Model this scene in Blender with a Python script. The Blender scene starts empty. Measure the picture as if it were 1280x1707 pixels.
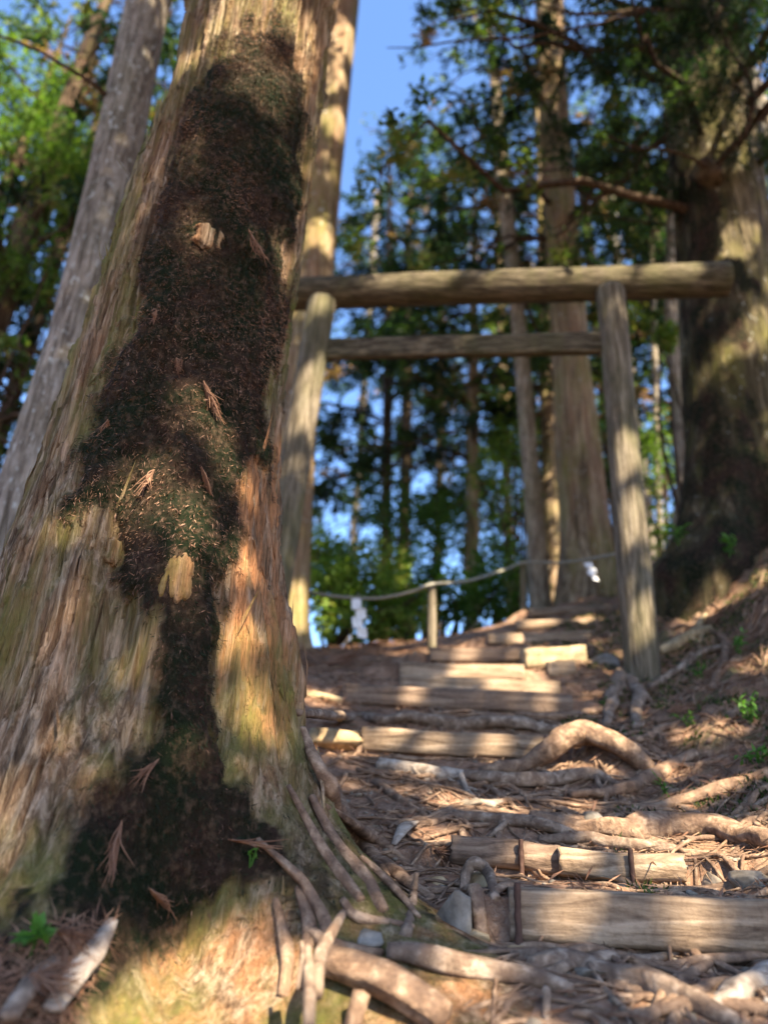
import bpy, math, random
import numpy as np
from mathutils import Vector, Matrix

# ------------------------------------------------------------------ camera, sky, sun
sc = bpy.context.scene
COL = sc.collection
R = math.radians
PITCH, ROLL, FPX = R(24.0), R(2.4), 1282.0          # photograph is 1280 x 1707
cF = np.array([0, math.cos(PITCH), math.sin(PITCH)])
u0 = np.array([0, -math.sin(PITCH), math.cos(PITCH)]); r0 = np.array([1.0, 0, 0])
cU = math.cos(ROLL) * u0 - math.sin(ROLL) * r0
cR = math.cos(ROLL) * r0 + math.sin(ROLL) * u0

cam_d = bpy.data.cameras.new('camera'); cam = bpy.data.objects.new('camera', cam_d); COL.objects.link(cam)
cam.matrix_world = Matrix(((cR[0], cU[0], -cF[0], 0), (cR[1], cU[1], -cF[1], 0), (cR[2], cU[2], -cF[2], 0), (0, 0, 0, 1)))
cam_d.sensor_fit = 'VERTICAL'; cam_d.sensor_height = 34.62; cam_d.lens = 26.0
cam_d.clip_start = 0.05; cam_d.clip_end = 2000
cam_d.dof.use_dof = True; cam_d.dof.focus_distance = 2.3; cam_d.dof.aperture_fstop = 1.15
sc.camera = cam

SUN_EL, SUN_AZ = R(43), R(27)                        # sun behind the camera, to its right
SUN = np.array([math.sin(SUN_AZ) * math.cos(SUN_EL), -math.cos(SUN_AZ) * math.cos(SUN_EL), math.sin(SUN_EL)])
w = bpy.data.worlds.new('World'); sc.world = w; w.use_nodes = True
nt = w.node_tree; bg = nt.nodes['Background']
sky = nt.nodes.new('ShaderNodeTexSky'); sky.sky_type = 'NISHITA'; sky.sun_disc = False
sky.sun_elevation = SUN_EL; sky.sun_rotation = math.atan2(SUN[0], SUN[1])
sky.air_density = 1.0; sky.dust_density = 1.0; sky.ozone_density = 7.0
nt.links.new(sky.outputs[0], bg.inputs[0]); bg.inputs[1].default_value = 0.095
sl = bpy.data.lights.new('sun', 'SUN'); sl.energy = 5.0; sl.angle = R(0.5); sl.color = (1.0, 0.86, 0.62)
so = bpy.data.objects.new('sun', sl); COL.objects.link(so)
so.rotation_euler = Vector(SUN).to_track_quat('Z', 'Y').to_euler()
sc.view_settings.view_transform = 'Standard'; sc.view_settings.look = 'None'
sc.view_settings.exposure = 2.42; sc.view_settings.gamma = 1.0
sc.cycles.use_denoising = True
sc.cycles.max_bounces = 8; sc.cycles.diffuse_bounces = 5; sc.cycles.transmission_bounces = 4

# ------------------------------------------------------------------ numeric helpers
rng = np.random.default_rng(7)
def ray(px, py):
    d = FPX * cF + (px - 640) * cR - (py - 853.5) * cU
    return d / np.linalg.norm(d)
def P(px, py, Y):
    d = ray(px, py); return d * (Y / d[1])
def proj(V):
    V = np.asarray(V, float); z = V @ cF
    z = np.where(z > 0.05, z, 0.05)
    return 640 + FPX * (V @ cR) / z, 853.5 - FPX * (V @ cU) / z
def _h(i, j, k):
    n = (i * 374761393 + j * 668265263 + k * 2147483647) & 0xffffffff
    n = ((n ^ (n >> 13)) * 1274126177) & 0xffffffff
    n = ((n ^ (n >> 16)) * 2246822519) & 0xffffffff
    return ((n ^ (n >> 15)) & 0xffffff) / float(0xffffff) * 2 - 1
def vn(p):
    p = np.asarray(p, float); f = np.floor(p); t = p - f; i = f.astype(np.int64)
    t = t * t * (3 - 2 * t); a, b, c = i[..., 0], i[..., 1], i[..., 2]; x, y, z = t[..., 0], t[..., 1], t[..., 2]
    def l(u, v, s): return u + (v - u) * s
    return l(l(l(_h(a, b, c), _h(a+1, b, c), x), l(_h(a, b+1, c), _h(a+1, b+1, c), x), y),
             l(l(_h(a, b, c+1), _h(a+1, b, c+1), x), l(_h(a, b+1, c+1), _h(a+1, b+1, c+1), x), y), z)
def fbm(p, o=4, g=0.5):
    p = np.asarray(p, float); s = 0; a = 1.0; t = 0
    for k in range(o):
        s = s + a * vn(p * (2.03 ** k) + 17.3 * k); t += a; a *= g
    return s / t
def sstep(a, b, x):
    t = np.clip((np.asarray(x, float) - a) / (b - a), 0, 1); return t * t * (3 - 2 * t)
def inpoly(x, y, poly):
    x = np.asarray(x, float); y = np.asarray(y, float); r = np.zeros(x.shape, bool); n = len(poly)
    for i in range(n):
        x1, y1 = poly[i]; x2, y2 = poly[(i + 1) % n]
        if y1 == y2: continue
        c = ((y1 > y) != (y2 > y)) & (x < (x2 - x1) * (y - y1) / (y2 - y1) + x1); r ^= c
    return r
def unit(v):
    v = np.asarray(v, float); return v / (np.linalg.norm(v, axis=-1, keepdims=True) + 1e-9)

# ------------------------------------------------------------------ object helpers
LOC = {}
def tag(o, label=None, cat=None, group=None, kind=None):
    if label: o['label'] = label
    if cat: o['category'] = cat
    if group: o['group'] = group
    if kind: o['kind'] = kind
    return o
def thing(name, label, cat, loc=(0, 0, 0), group=None):
    o = bpy.data.objects.new(name, None); COL.objects.link(o); o.location = loc; o.empty_display_size = 0.1
    LOC[o] = np.array(loc, float); return tag(o, label, cat, group)
class MB:
    """collects quads and triangles, then links them as one mesh object"""
    def __init__(s): s.V = []; s.Q = []; s.T = []; s.n = 0; s.A = []; s.wood = 0
    def add(s, V, Q=None, T=None, tint=None):
        V = np.asarray(V, float).reshape(-1, 3)
        if Q is not None and len(Q): s.Q.append(np.asarray(Q, np.int64).reshape(-1, 4) + s.n)
        if T is not None and len(T): s.T.append(np.asarray(T, np.int64).reshape(-1, 3) + s.n)
        s.A.append(np.zeros(len(V)) if tint is None else np.broadcast_to(np.asarray(tint, float), (len(V),)))
        s.V.append(V); s.n += len(V); return s
    def build(s, name, mat, parent=None, smooth=True, loc=None, extra=None):
        V = np.concatenate(s.V); base = LOC[parent] if parent is not None else (np.array(loc, float) if loc is not None else np.zeros(3))
        me = bpy.data.meshes.new(name); Q = np.concatenate(s.Q) if s.Q else np.zeros((0, 4), int); T = np.concatenate(s.T) if s.T else np.zeros((0, 3), int)
        me.vertices.add(len(V)); me.vertices.foreach_set('co', (V - base).ravel().astype(np.float32))
        L = np.concatenate([Q.ravel(), T.ravel()]).astype(np.int32)
        me.loops.add(len(L)); me.loops.foreach_set('vertex_index', L)
        st = np.concatenate([np.arange(len(Q)) * 4, len(Q) * 4 + np.arange(len(T)) * 3]).astype(np.int32)
        me.polygons.add(len(st)); me.polygons.foreach_set('loop_start', st)
        me.polygons.foreach_set('loop_total', np.concatenate([np.full(len(Q), 4), np.full(len(T), 3)]).astype(np.int32))
        me.polygons.foreach_set('use_smooth', np.full(len(st), bool(smooth)))
        a = me.attributes.new('tint', 'FLOAT', 'POINT'); a.data.foreach_set('value', np.concatenate(s.A).astype(np.float32))
        for k, v in (extra or {}).items():
            a = me.attributes.new(k, 'FLOAT', 'POINT'); a.data.foreach_set('value', np.asarray(v, np.float32))
        me.materials.append(mat)
        if s.wood:                                   # the quads added last are the crown's own wood
            me.materials.append(M['twig']); mi = np.zeros(len(st), np.int32); mi[len(Q) - s.wood:len(Q)] = 1; me.polygons.foreach_set('material_index', mi)
        me.update(calc_edges=True); me.validate()
        o = bpy.data.objects.new(name, me); COL.objects.link(o); LOC[o] = base
        if parent is not None: o.parent = parent
        else: o.location = base
        return o
def catmull(pts, n):
    pts = np.asarray(pts, float)
    if len(pts) < 3:
        t = np.linspace(0, 1, n)[:, None]; return pts[0] * (1 - t) + pts[-1] * t
    p = np.vstack([2 * pts[0] - pts[1], pts, 2 * pts[-1] - pts[-2]]); m = len(pts) - 1
    u = np.linspace(0, m, n); i = np.minimum(u.astype(int), m - 1); t = (u - i)[:, None]
    a, b, c, d = p[i], p[i+1], p[i+2], p[i+3]
    return 0.5 * ((2*b) + (-a + c) * t + (2*a - 5*b + 4*c - d) * t**2 + (-a + 3*b - 3*c + d) * t**3)
def tube(mb, pts, rad, seg=10, n=None, rough=0.0, freq=12.0, flat=1.0, seed=0.0, tint=None, wob=0.0, cap=True):
    pts = np.asarray(pts, float); n = n or max(2, len(pts) * 4)
    C = catmull(pts, n); rad = np.asarray(rad, float)
    r = np.interp(np.linspace(0, 1, n), np.linspace(0, 1, len(rad)), rad) if rad.ndim else np.full(n, float(rad))
    if wob: C = C + wob * np.stack([fbm(np.stack([np.cumsum(np.r_[0, np.linalg.norm(np.diff(C, axis=0), axis=1)]) * 7 + seed, np.full(n, k * 9.1), np.full(n, seed)], -1), 2) for k in range(3)], -1) * r[:, None]
    T = unit(np.gradient(C, axis=0)); ref = np.array([0, 0, 1.0]) if abs(T[:, 2]).mean() < 0.8 else np.array([0, 1.0, 0])
    A = unit(np.cross(T, ref)); B = np.cross(A, T)
    a = np.linspace(0, 2 * np.pi, seg, endpoint=False); ca, sa = np.cos(a), np.sin(a)
    V = C[:, None] + r[:, None, None] * (A[:, None] * ca[None, :, None] + flat * B[:, None] * sa[None, :, None])
    if rough:
        o = C[:, None]; d = V - o
        q = V * freq + seed; st = np.stack([ca * 2.2, sa * 2.2], -1)
        q2 = np.concatenate([np.broadcast_to(st[None], (n, seg, 2)), np.broadcast_to((np.cumsum(np.r_[0, np.linalg.norm(np.diff(C, axis=0), axis=1)]) * freq * .22)[:, None, None], (n, seg, 1))], -1) + seed
        V = o + d * (1 + rough * (0.35 * fbm(q * .35, 2) + 1.0 * fbm(q2, 3) + .5 * fbm(q2 * np.array([2.6, 2.6, 1.0]) + 7, 3)))[..., None]
    i = np.arange(n - 1)[:, None] * seg; j = np.arange(seg)[None]; k = (j + 1) % seg
    Q = np.stack([i + j, i + k, i + seg + k, i + seg + j], -1).reshape(-1, 4)
    Vf = V.reshape(-1, 3); Tn = []
    if cap:
        Vf = np.vstack([Vf, C[0] - T[0] * r[0] * .25, C[-1] + T[-1] * r[-1] * .25]); b = n * seg
        for q in range(seg):
            Tn.append((b, (q + 1) % seg, q)); e = (n - 1) * seg; Tn.append((b + 1, e + q, e + (q + 1) % seg))
    mb.add(Vf, Q, Tn, tint); return C
def leaves(mb, pos, dirn, nor, L, W, tint, fold=0.15):
    """one rhombic leaf blade per position"""
    pos = np.asarray(pos, float); d = unit(dirn); n = unit(np.asarray(nor) - (np.asarray(nor) * d).sum(-1, keepdims=True) * d); s = np.cross(d, n)
    L = np.asarray(L)[..., None]; W = np.asarray(W)[..., None]
    V = np.stack([pos, pos + d * L * .45 + s * W * .5 + n * W * fold, pos + d * L - n * L * .12, pos + d * L * .45 - s * W * .5 + n * W * fold], 1)
    m = len(pos); mb.add(V.reshape(-1, 3), np.arange(m * 4).reshape(-1, 4), None, np.repeat(tint, 4))
def rock(mb, c, s, seed, sub=3, amp=.35, rot=0.0):
    import bmesh
    bm = bmesh.new(); bmesh.ops.create_icosphere(bm, subdivisions=sub, radius=1.0)
    V = np.array([v.co[:] for v in bm.verts]); T = np.array([[v.index for v in f.verts] for f in bm.faces]); bm.free()
    d = 1 + amp * fbm(V * 1.1 + seed, 2) + amp * .35 * fbm(V * 3.5 + seed, 3)
    V = np.sign(V) * np.abs(V) ** .8 * d[:, None]; rk = np.random.default_rng(int(abs(seed) * 100) + 1)
    for k in range(9):
        nn = unit(rk.standard_normal(3)); e = V @ nn - (.45 + .35 * rk.random()); V = V - np.maximum(e, 0)[:, None] * nn * .92
    V = (V * 1.25 + .02 * fbm(V * 6 + seed, 3)[:, None] * V) * np.asarray(s)
    c_, s_ = math.cos(rot), math.sin(rot); V = V @ np.array([[c_, s_, 0], [-s_, c_, 0], [0, 0, 1]])
    mb.add(V + np.asarray(c), None, T, rng.random())

# ------------------------------------------------------------------ materials
def nmat(name):
    m = bpy.data.materials.new(name); m.use_nodes = True; t = m.node_tree; t.nodes.clear()
    out = t.nodes.new('ShaderNodeOutputMaterial'); b = t.nodes.new('ShaderNodeBsdfPrincipled')
    t.links.new(b.outputs[0], out.inputs[0]); b.inputs['Specular IOR Level'].default_value = .25
    return m, t, b, out
def N(t, kind, **kw):
    n = t.nodes.new('ShaderNode' + kind)
    for k, v in kw.items():
        if k in n.inputs: n.inputs[k].default_value = v
        else: setattr(n, k, v)
    return n
def ramp(t, src, stops):
    n = t.nodes.new('ShaderNodeValToRGB'); e = n.color_ramp.elements
    e[0].position, e[0].color = stops[0][0], (*stops[0][1], 1); e[1].position, e[1].color = stops[-1][0], (*stops[-1][1], 1)
    for p, c in stops[1:-1]:
        q = e.new(p); q.color = (*c, 1)
    t.links.new(src, n.inputs[0]); return n.outputs[0]
def mixc(t, fac, a, b, blend='MIX'):
    n = t.nodes.new('ShaderNodeMix'); n.data_type = 'RGBA'; n.blend_type = blend
    for i, v in ((0, fac), (6, a), (7, b)):
        if hasattr(v, 'default_value') and hasattr(v, 'is_linked'): t.links.new(v, n.inputs[i])
        elif i == 0: n.inputs[0].default_value = v
        else: n.inputs[i].default_value = (*v, 1)
    return n.outputs[2]
def coords(t, scale, rot=(0, 0, 0)):
    tc = t.nodes.new('ShaderNodeTexCoord'); m = t.nodes.new('ShaderNodeMapping'); m.inputs['Scale'].default_value = scale; m.inputs['Rotation'].default_value = rot
    t.links.new(tc.outputs['Object'], m.inputs[0]); return m.outputs[0]
def noise(t, vec, scale, detail=5, rough=.55, dist=0.0):
    n = N(t, 'TexNoise', Scale=scale, Detail=detail, Roughness=rough, Distortion=dist); t.links.new(vec, n.inputs['Vector']); return n.outputs['Fac']
def maprange(t, v, a, b, c=0.0, d=1.0):
    n = t.nodes.new('ShaderNodeMapRange'); t.links.new(v, n.inputs[0])
    for i, x in enumerate((a, b, c, d)): n.inputs[i + 1].default_value = x
    return n.outputs[0]
def bump(t, b, h, dist, strength=1.0, prev=None):
    n = N(t, 'Bump', Strength=strength, Distance=dist); t.links.new(h, n.inputs['Height'])
    if prev is not None: t.links.new(prev, n.inputs['Normal'])
    t.links.new(n.outputs[0], b.inputs['Normal']); return n.outputs[0]

def bark_mat(name, dark, mid, light, green=(.10, .11, .03), green_amt=.5, lichen=0.0, stretch=(16, 16, 1.3), red=None, bdist=.012, mossattr=False):
    m, t, b, out = nmat(name); b.inputs['Roughness'].default_value = .95; b.inputs['Specular IOR Level'].default_value = .12
    v = coords(t, stretch); v1 = coords(t, (1, 1, 1)); vs = coords(t, tuple(x * .3 for x in stretch)); vf = coords(t, tuple(x * 3.2 for x in stretch))
    f1 = noise(t, v, 1.0, 7, .68, .25); f2 = noise(t, vs, 1.0, 5, .6, .3); f3 = noise(t, v1, 2.2, 5, .6); ff = noise(t, vf, 1.0, 5, .65, .2)
    fc = noise(t, coords(t, tuple(x * .8 for x in stretch)), 1.0, 3, .5, .12)
    c = ramp(t, f1, [(.37, dark), (.49, mid), (.60, light)])
    c = mixc(t, maprange(t, ff, .38, .62, 0, .6), mixc(t, 1.0, c, (.62, .58, .55), 'MULTIPLY'), mixc(t, 1.0, c, (1.25, 1.22, 1.18), 'MULTIPLY'))
    rf = maprange(t, f2, .47, .60, 0, .8)
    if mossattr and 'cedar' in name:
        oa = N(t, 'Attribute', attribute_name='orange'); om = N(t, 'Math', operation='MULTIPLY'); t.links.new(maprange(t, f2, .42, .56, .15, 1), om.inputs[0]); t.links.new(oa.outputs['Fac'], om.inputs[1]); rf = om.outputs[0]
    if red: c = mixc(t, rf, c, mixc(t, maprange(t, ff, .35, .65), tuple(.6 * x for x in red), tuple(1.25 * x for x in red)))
    ab = N(t, 'Math', operation='SUBTRACT'); t.links.new(fc, ab.inputs[0]); ab.inputs[1].default_value = .5
    ab2 = N(t, 'Math', operation='ABSOLUTE'); t.links.new(ab.outputs[0], ab2.inputs[0])
    crack = maprange(t, ab2.outputs[0], .0, .022, 1, 0)
    c = mixc(t, maprange(t, crack, 0, 1, 0, .3), c, tuple(.45 * x for x in dark))
    gf = noise(t, coords(t, (3.5, 3.5, 1.1)), 1.0, 6, .65)
    gm = N(t, 'Math', operation='MULTIPLY'); t.links.new(maprange(t, gf, .46, .68), gm.inputs[0]); gm.inputs[1].default_value = green_amt
    gcol = mixc(t, noise(t, v1, 60, 3), tuple(.6 * x for x in green), tuple(1.4 * x for x in green))
    c = mixc(t, gm.outputs[0], c, gcol)
    if lichen:
        lf = noise(t, coords(t, (26, 26, 15)), 1.0, 4, .6)
        c = mixc(t, maprange(t, lf, .64 - .06 * lichen, .69, 0, .75), c, (.42, .44, .42))
    c = mixc(t, maprange(t, f3, .3, .7, 0, .35), c, mixc(t, 1.0, c, (1.35, 1.2, 1.05), 'MULTIPLY'))
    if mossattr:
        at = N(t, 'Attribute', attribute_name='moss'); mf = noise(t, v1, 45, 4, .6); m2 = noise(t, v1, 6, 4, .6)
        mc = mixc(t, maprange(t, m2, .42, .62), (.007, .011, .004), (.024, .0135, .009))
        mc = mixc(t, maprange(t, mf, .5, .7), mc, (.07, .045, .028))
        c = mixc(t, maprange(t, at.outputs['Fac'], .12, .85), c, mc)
    t.links.new(c, b.inputs['Base Color'])
    n1 = bump(t, b, f1, bdist, 1.0); n2 = bump(t, b, ff, bdist * .5, .9, n1); bump(t, b, crack, -bdist * .3, .6, n2)
    return m
M = {}
M['cedar'] = bark_mat('cedar_bark', (.055, .038, .026), (.165, .125, .088), (.36, .295, .225), (.10, .105, .026), 1.0, .0, (40, 40, 1.7), (.34, .16, .075), .016, True)
M['bark_grey'] = bark_mat('grey_bark', (.075, .062, .050), (.18, .158, .135), (.30, .275, .245), (.09, .095, .05), .35, 1.0, (24, 24, 3), None, .012)
M['bark_tan'] = bark_mat('tan_bark', (.08, .06, .038), (.225, .17, .115), (.40, .32, .215), (.17, .165, .045), .7, .1, (20, 20, 1.4), (.22, .135, .085), .02)
M['bark_pale'] = bark_mat('pale_bark', (.13, .105, .08), (.26, .22, .17), (.40, .35, .28), (.14, .15, .06), .4, .6, (22, 22, 4), None, .012)
M['bark_dark'] = bark_mat('dark_bark', (.03, .02, .014), (.075, .053, .038), (.135, .10, .073), (.07, .07, .02), .4, 0, (16, 16, 1.6), None, .02)
M['bark_old'] = bark_mat('old_bark_moss_shade', (.028, .024, .017), (.085, .072, .05), (.22, .19, .13), (.115, .108, .03), .9, .1, (16, 16, 1.2), (.06, .05, .025), .03, True)  # its moss mask also carries the painted shade of the lower trunk
M['gate_x'] = bark_mat('weathered_lintel_wood', (.028, .024, .017), (.074, .064, .047), (.15, .132, .10), (.062, .062, .026), .55, .0, (3.0, 40, 40), None, .005)
M['gate'] = bark_mat('weathered_gate_wood', (.048, .042, .032), (.12, .104, .080), (.22, .195, .158), (.078, .08, .036), .6, .0, (40, 40, 3.0), None, .005)
M['twig'] = bark_mat('twig_bark', (.025, .016, .012), (.05, .034, .025), (.085, .06, .045), (.05, .05, .02), .2, 0, (20, 20, 4))
M['deadtwig'] = bark_mat('dead_branch_bark', (.16, .12, .085), (.28, .22, .155), (.40, .33, .24), (.2, .19, .08), .3, 0, (14, 14, 4))

def wood_mat(name, dark, mid, light, bd=.004, stretch=(1.2, 16, 16)):
    m, t, b, out = nmat(name); b.inputs['Roughness'].default_value = .8
    f = noise(t, coords(t, stretch), 1.6, 8, .6, .35); g = noise(t, coords(t, (2, 2, 2)), 3, 5, .6)
    c = ramp(t, f, [(.32, dark), (.5, mid), (.68, light)]); c = mixc(t, maprange(t, g, .4, .75, 0, .55), c, mixc(t, 1.0, c, (.62, .55, .5), 'MULTIPLY'))
    if 'root' in name:
        dn = noise(t, coords(t, (1, 1, 1)), 17, 6, .7); c = mixc(t, maprange(t, dn, .46, .60, 0, .85), c, mixc(t, maprange(t, g, .35, .65), (.085, .05, .034), (.15, .095, .066)))
    fd = noise(t, coords(t, (1, 1, 1)), 55, 5, .65); c = mixc(t, maprange(t, fd, .5, .72, 0, .6), c, mixc(t, 1.0, c, (.5, .45, .42), 'MULTIPLY'))
    t.links.new(c, b.inputs['Base Color']); n1 = bump(t, b, f, bd, 1.0); bump(t, b, fd, bd * .5, .8, n1); return m
M['plank'] = wood_mat('weathered_plank', (.085, .052, .033), (.235, .165, .11), (.39, .295, .21), .008, (1.6, 24, 24))
M['plank_dark'] = wood_mat('dark_old_plank', (.06, .038, .026), (.165, .11, .078), (.27, .195, .14), .008, (1.6, 24, 24))
M['root'] = wood_mat('worn_root', (.075, .042, .026), (.225, .14, .09), (.40, .28, .19), .01, (14, 14, 14))
M['root_grey'] = wood_mat('grey_worn_root', (.08, .053, .038), (.225, .16, .115), (.40, .31, .24), .01, (14, 14, 14))
M['paledead'] = wood_mat('bleached_wood', (.15, .11, .085), (.32, .26, .21), (.48, .42, .36), .008, (14, 14, 14))

def leaf_mat(name, stops, trans=.4):
    m, t, b, out = nmat(name); b.inputs['Roughness'].default_value = .6; b.inputs['Specular IOR Level'].default_value = .15
    a = N(t, 'Attribute', attribute_name='tint'); c = ramp(t, a.outputs['Fac'], stops); t.links.new(c, b.inputs['Base Color'])
    tr = t.nodes.new('ShaderNodeBsdfTranslucent'); t.links.new(mixc(t, 1.0, c, (1.5, 1.7, .7), 'MULTIPLY'), tr.inputs[0])
    mx = t.nodes.new('ShaderNodeMixShader'); mx.inputs[0].default_value = trans
    t.links.new(b.outputs[0], mx.inputs[1]); t.links.new(tr.outputs[0], mx.inputs[2]); t.links.new(mx.outputs[0], out.inputs[0]); return m
M['needles'] = leaf_mat('cedar_needles', [(0, (.006, .014, .009)), (.4, (.020, .043, .019)), (.72, (.075, .12, .028)), (.9, (.12, .14, .035)), (.93, (.17, .10, .06)), (1, (.22, .13, .08))])
M['broad'] = leaf_mat('broad_leaves', [(0, (.03, .07, .015)), (.5, (.08, .14, .025)), (.9, (.16, .22, .04)), (1, (.22, .2, .06))], .45)
M['sprout'] = leaf_mat('sprout_leaves', [(0, (.05, .12, .02)), (1, (.12, .26, .05))])
M['mosstuft'] = leaf_mat('moss_tufts', [(0, (.004, .009, .004)), (.28, (.011, .021, .007)), (.45, (.042, .024, .016)), (.66, (.17, .092, .062)), (1, (.36, .215, .14))], .1)
M['litter'] = leaf_mat('dead_needles', [(0, (.08, .038, .023)), (.5, (.20, .105, .066)), (1, (.28, .17, .11))], .1)

def ground_mat():
    m, t, b, out = nmat('forest_soil'); b.inputs['Roughness'].default_value = .95
    v = coords(t, (1, 1, 1)); f = noise(t, v, 2.3, 6, .6); g = noise(t, v, 28, 6, .65); h = noise(t, v, 120, 4, .6)
    c = ramp(t, g, [(.3, (.095, .052, .034)), (.5, (.21, .125, .082)), (.7, (.34, .225, .155))])
    c = mixc(t, maprange(t, f, .42, .62, 0, .6), c, (.245, .125, .075))
    c = mixc(t, maprange(t, h, .55, .75, 0, .8), c, (.33, .25, .19))
    a = N(t, 'Attribute', attribute_name='green'); gf = N(t, 'Math', operation='MULTIPLY'); t.links.new(a.outputs['Fac'], gf.inputs[0]); t.links.new(maprange(t, noise(t, v, 5, 5, .65), .48, .6), gf.inputs[1])
    c = mixc(t, gf.outputs[0], c, (.045, .06, .02))
    t.links.new(c, b.inputs['Base Color']); n1 = bump(t, b, g, .02, .9); bump(t, b, h, .006, .8, n1); return m
M['soil'] = ground_mat()
def stone_mat(name, a_, b_, c_):
    m, t, b, out = nmat(name); b.inputs['Roughness'].default_value = .85
    v = coords(t, (1, 1, 1)); f = noise(t, v, 14, 7, .65)
    c = ramp(t, f, [(.3, a_), (.5, b_), (.7, c_)]); at = N(t, 'Attribute', attribute_name='tint')
    c = mixc(t, maprange(t, at.outputs['Fac'], 0, 1, .0, .5), c, mixc(t, 1.0, c, (1.35, 1.1, .85), 'MULTIPLY'))
    t.links.new(c, b.inputs['Base Color']); bump(t, b, f, .008, .8); return m
M['stone'] = stone_mat('grey_stone', (.075, .062, .05), (.165, .145, .122), (.29, .262, .23))
M['stone_tan'] = stone_mat('tan_stone', (.13, .09, .05), (.28, .21, .125), (.43, .34, .22))
def flat_mat(name, c, r=.8, metal=0.0):
    m, t, b, out = nmat(name); b.inputs['Roughness'].default_value = r; b.inputs['Metallic'].default_value = metal
    f = noise(t, coords(t, (1, 1, 1)), 40, 5); t.links.new(mixc(t, maprange(t, f, .3, .7), tuple(.75 * x for x in c), tuple(min(1, 1.2 * x) for x in c)), b.inputs['Base Color']); return m
M['rust'] = flat_mat('rusty_iron', (.075, .04, .03), .7, .3)
M['rope'] = flat_mat('old_rope', (.22, .21, .17))
M['paper'] = flat_mat('white_paper', (.72, .72, .74))

# ------------------------------------------------------------------ terrain: one sheet through surveyed points
anch = [(700,1700,1.75),(1000,1700,1.75),(1280,1700,1.75),(650,1600,2.0),(860,1572,2.14),(1280,1602,2.1),(950,1474,2.36),(1250,1484,2.32),
 (650,1490,2.45),(700,1400,2.9),(900,1405,2.85),(1250,1405,2.75),(650,1330,3.3),(900,1322,3.4),(1100,1330,3.3),(650,1272,3.7),(900,1268,3.75),
 (700,1214,4.02),(900,1217,4.02),(600,1186,4.3),(900,1183,4.35),(700,1138,4.7),(900,1138,4.7),(750,1102,5.15),(900,1092,5.3),(850,1074,5.8),
 (960,1050,6.0),(950,1027,6.7),(960,1005,7.4),(500,1160,4.3),(500,1112,5.1),(545,1090,5.75),(640,1096,5.6),(660,1090,6.3),(800,1058,6.6),
 (1075,1135,4.85),(1100,1250,3.75),(1200,1290,3.35),(1280,1310,3.1),(1280,1200,3.7),(1200,1150,4.3),(1280,1080,4.4),(1150,1040,5.4),
 (1280,935,5.2),(1200,965,6.0),(1100,1004,6.6),(1420,850,5.4),(1420,1150,3.6),(1420,1330,2.7),(1450,1560,2.0),(0,1650,1.85),(120,1720,1.8),(350,1850,1.6),(520,1790,1.65),
 (-150,1560,2.2),(-250,1250,4.0),(20,1090,4.6),(300,1080,5.4),(-400,1100,5.2)]
A3 = np.array([P(*a) for a in anch])
A3 = np.vstack([A3, [(-1, 0.2, -1.0), (0.5, 0.2, -1.0), (2, 0.2, -.85), (-3.5, 1, -.5), (3.5, 1, .3), (-3, 8.5, 2.0), (0, 9, 2.15), (1.5, 9, 2.25), (4, 8.5, 3.0), (5.5, 6, 3.2)]])
def tps_fit(A, reg=2e-3):
    n = len(A); d = np.linalg.norm(A[:, None, :2] - A[None, :, :2], axis=-1); K = np.where(d > 0, d * d * np.log(d + 1e-12), 0) + reg * np.eye(n)
    Pm = np.c_[np.ones(n), A[:, :2]]; S = np.block([[K, Pm], [Pm.T, np.zeros((3, 3))]]); return np.linalg.solve(S, np.r_[A[:, 2], 0, 0, 0])
TW = tps_fit(A3)
BUMP = P(990, 1240, 3.66)
def hbase(x, y):
    x = np.asarray(x, float); y = np.asarray(y, float); sh = x.shape; x = x.ravel(); y = y.ravel()
    xc = np.clip(x, -4, 5.5); yc = np.clip(y, 0.2, 9); z = np.empty(len(x))
    for s in range(0, len(x), 20000):
        e = slice(s, s + 20000); d = np.hypot(xc[e, None] - A3[None, :, 0], yc[e, None] - A3[None, :, 1])
        z[e] = (d * d * np.log(d + 1e-12)) @ TW[:-3] + TW[-3] + TW[-2] * xc[e] + TW[-1] * yc[e]
    far = -0.02 * np.maximum(y - 9, 0) ** 1.25 - .45 * np.maximum(.2 - y, 0) ** .85 - .10 * np.maximum(-4 - x, 0) ** .9 + .22 * np.maximum(x - 5.5, 0) ** .8
    z = z + np.maximum(far, -14 + 0 * far) + .10 * np.exp(-((x - BUMP[0]) / .17) ** 2 - ((y - BUMP[1] - .08) / .13) ** 2) - .55 * np.exp(-((x + .36) / .36) ** 2 - ((y - 1.45) / .36) ** 2)
    return z.reshape(sh)
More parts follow.
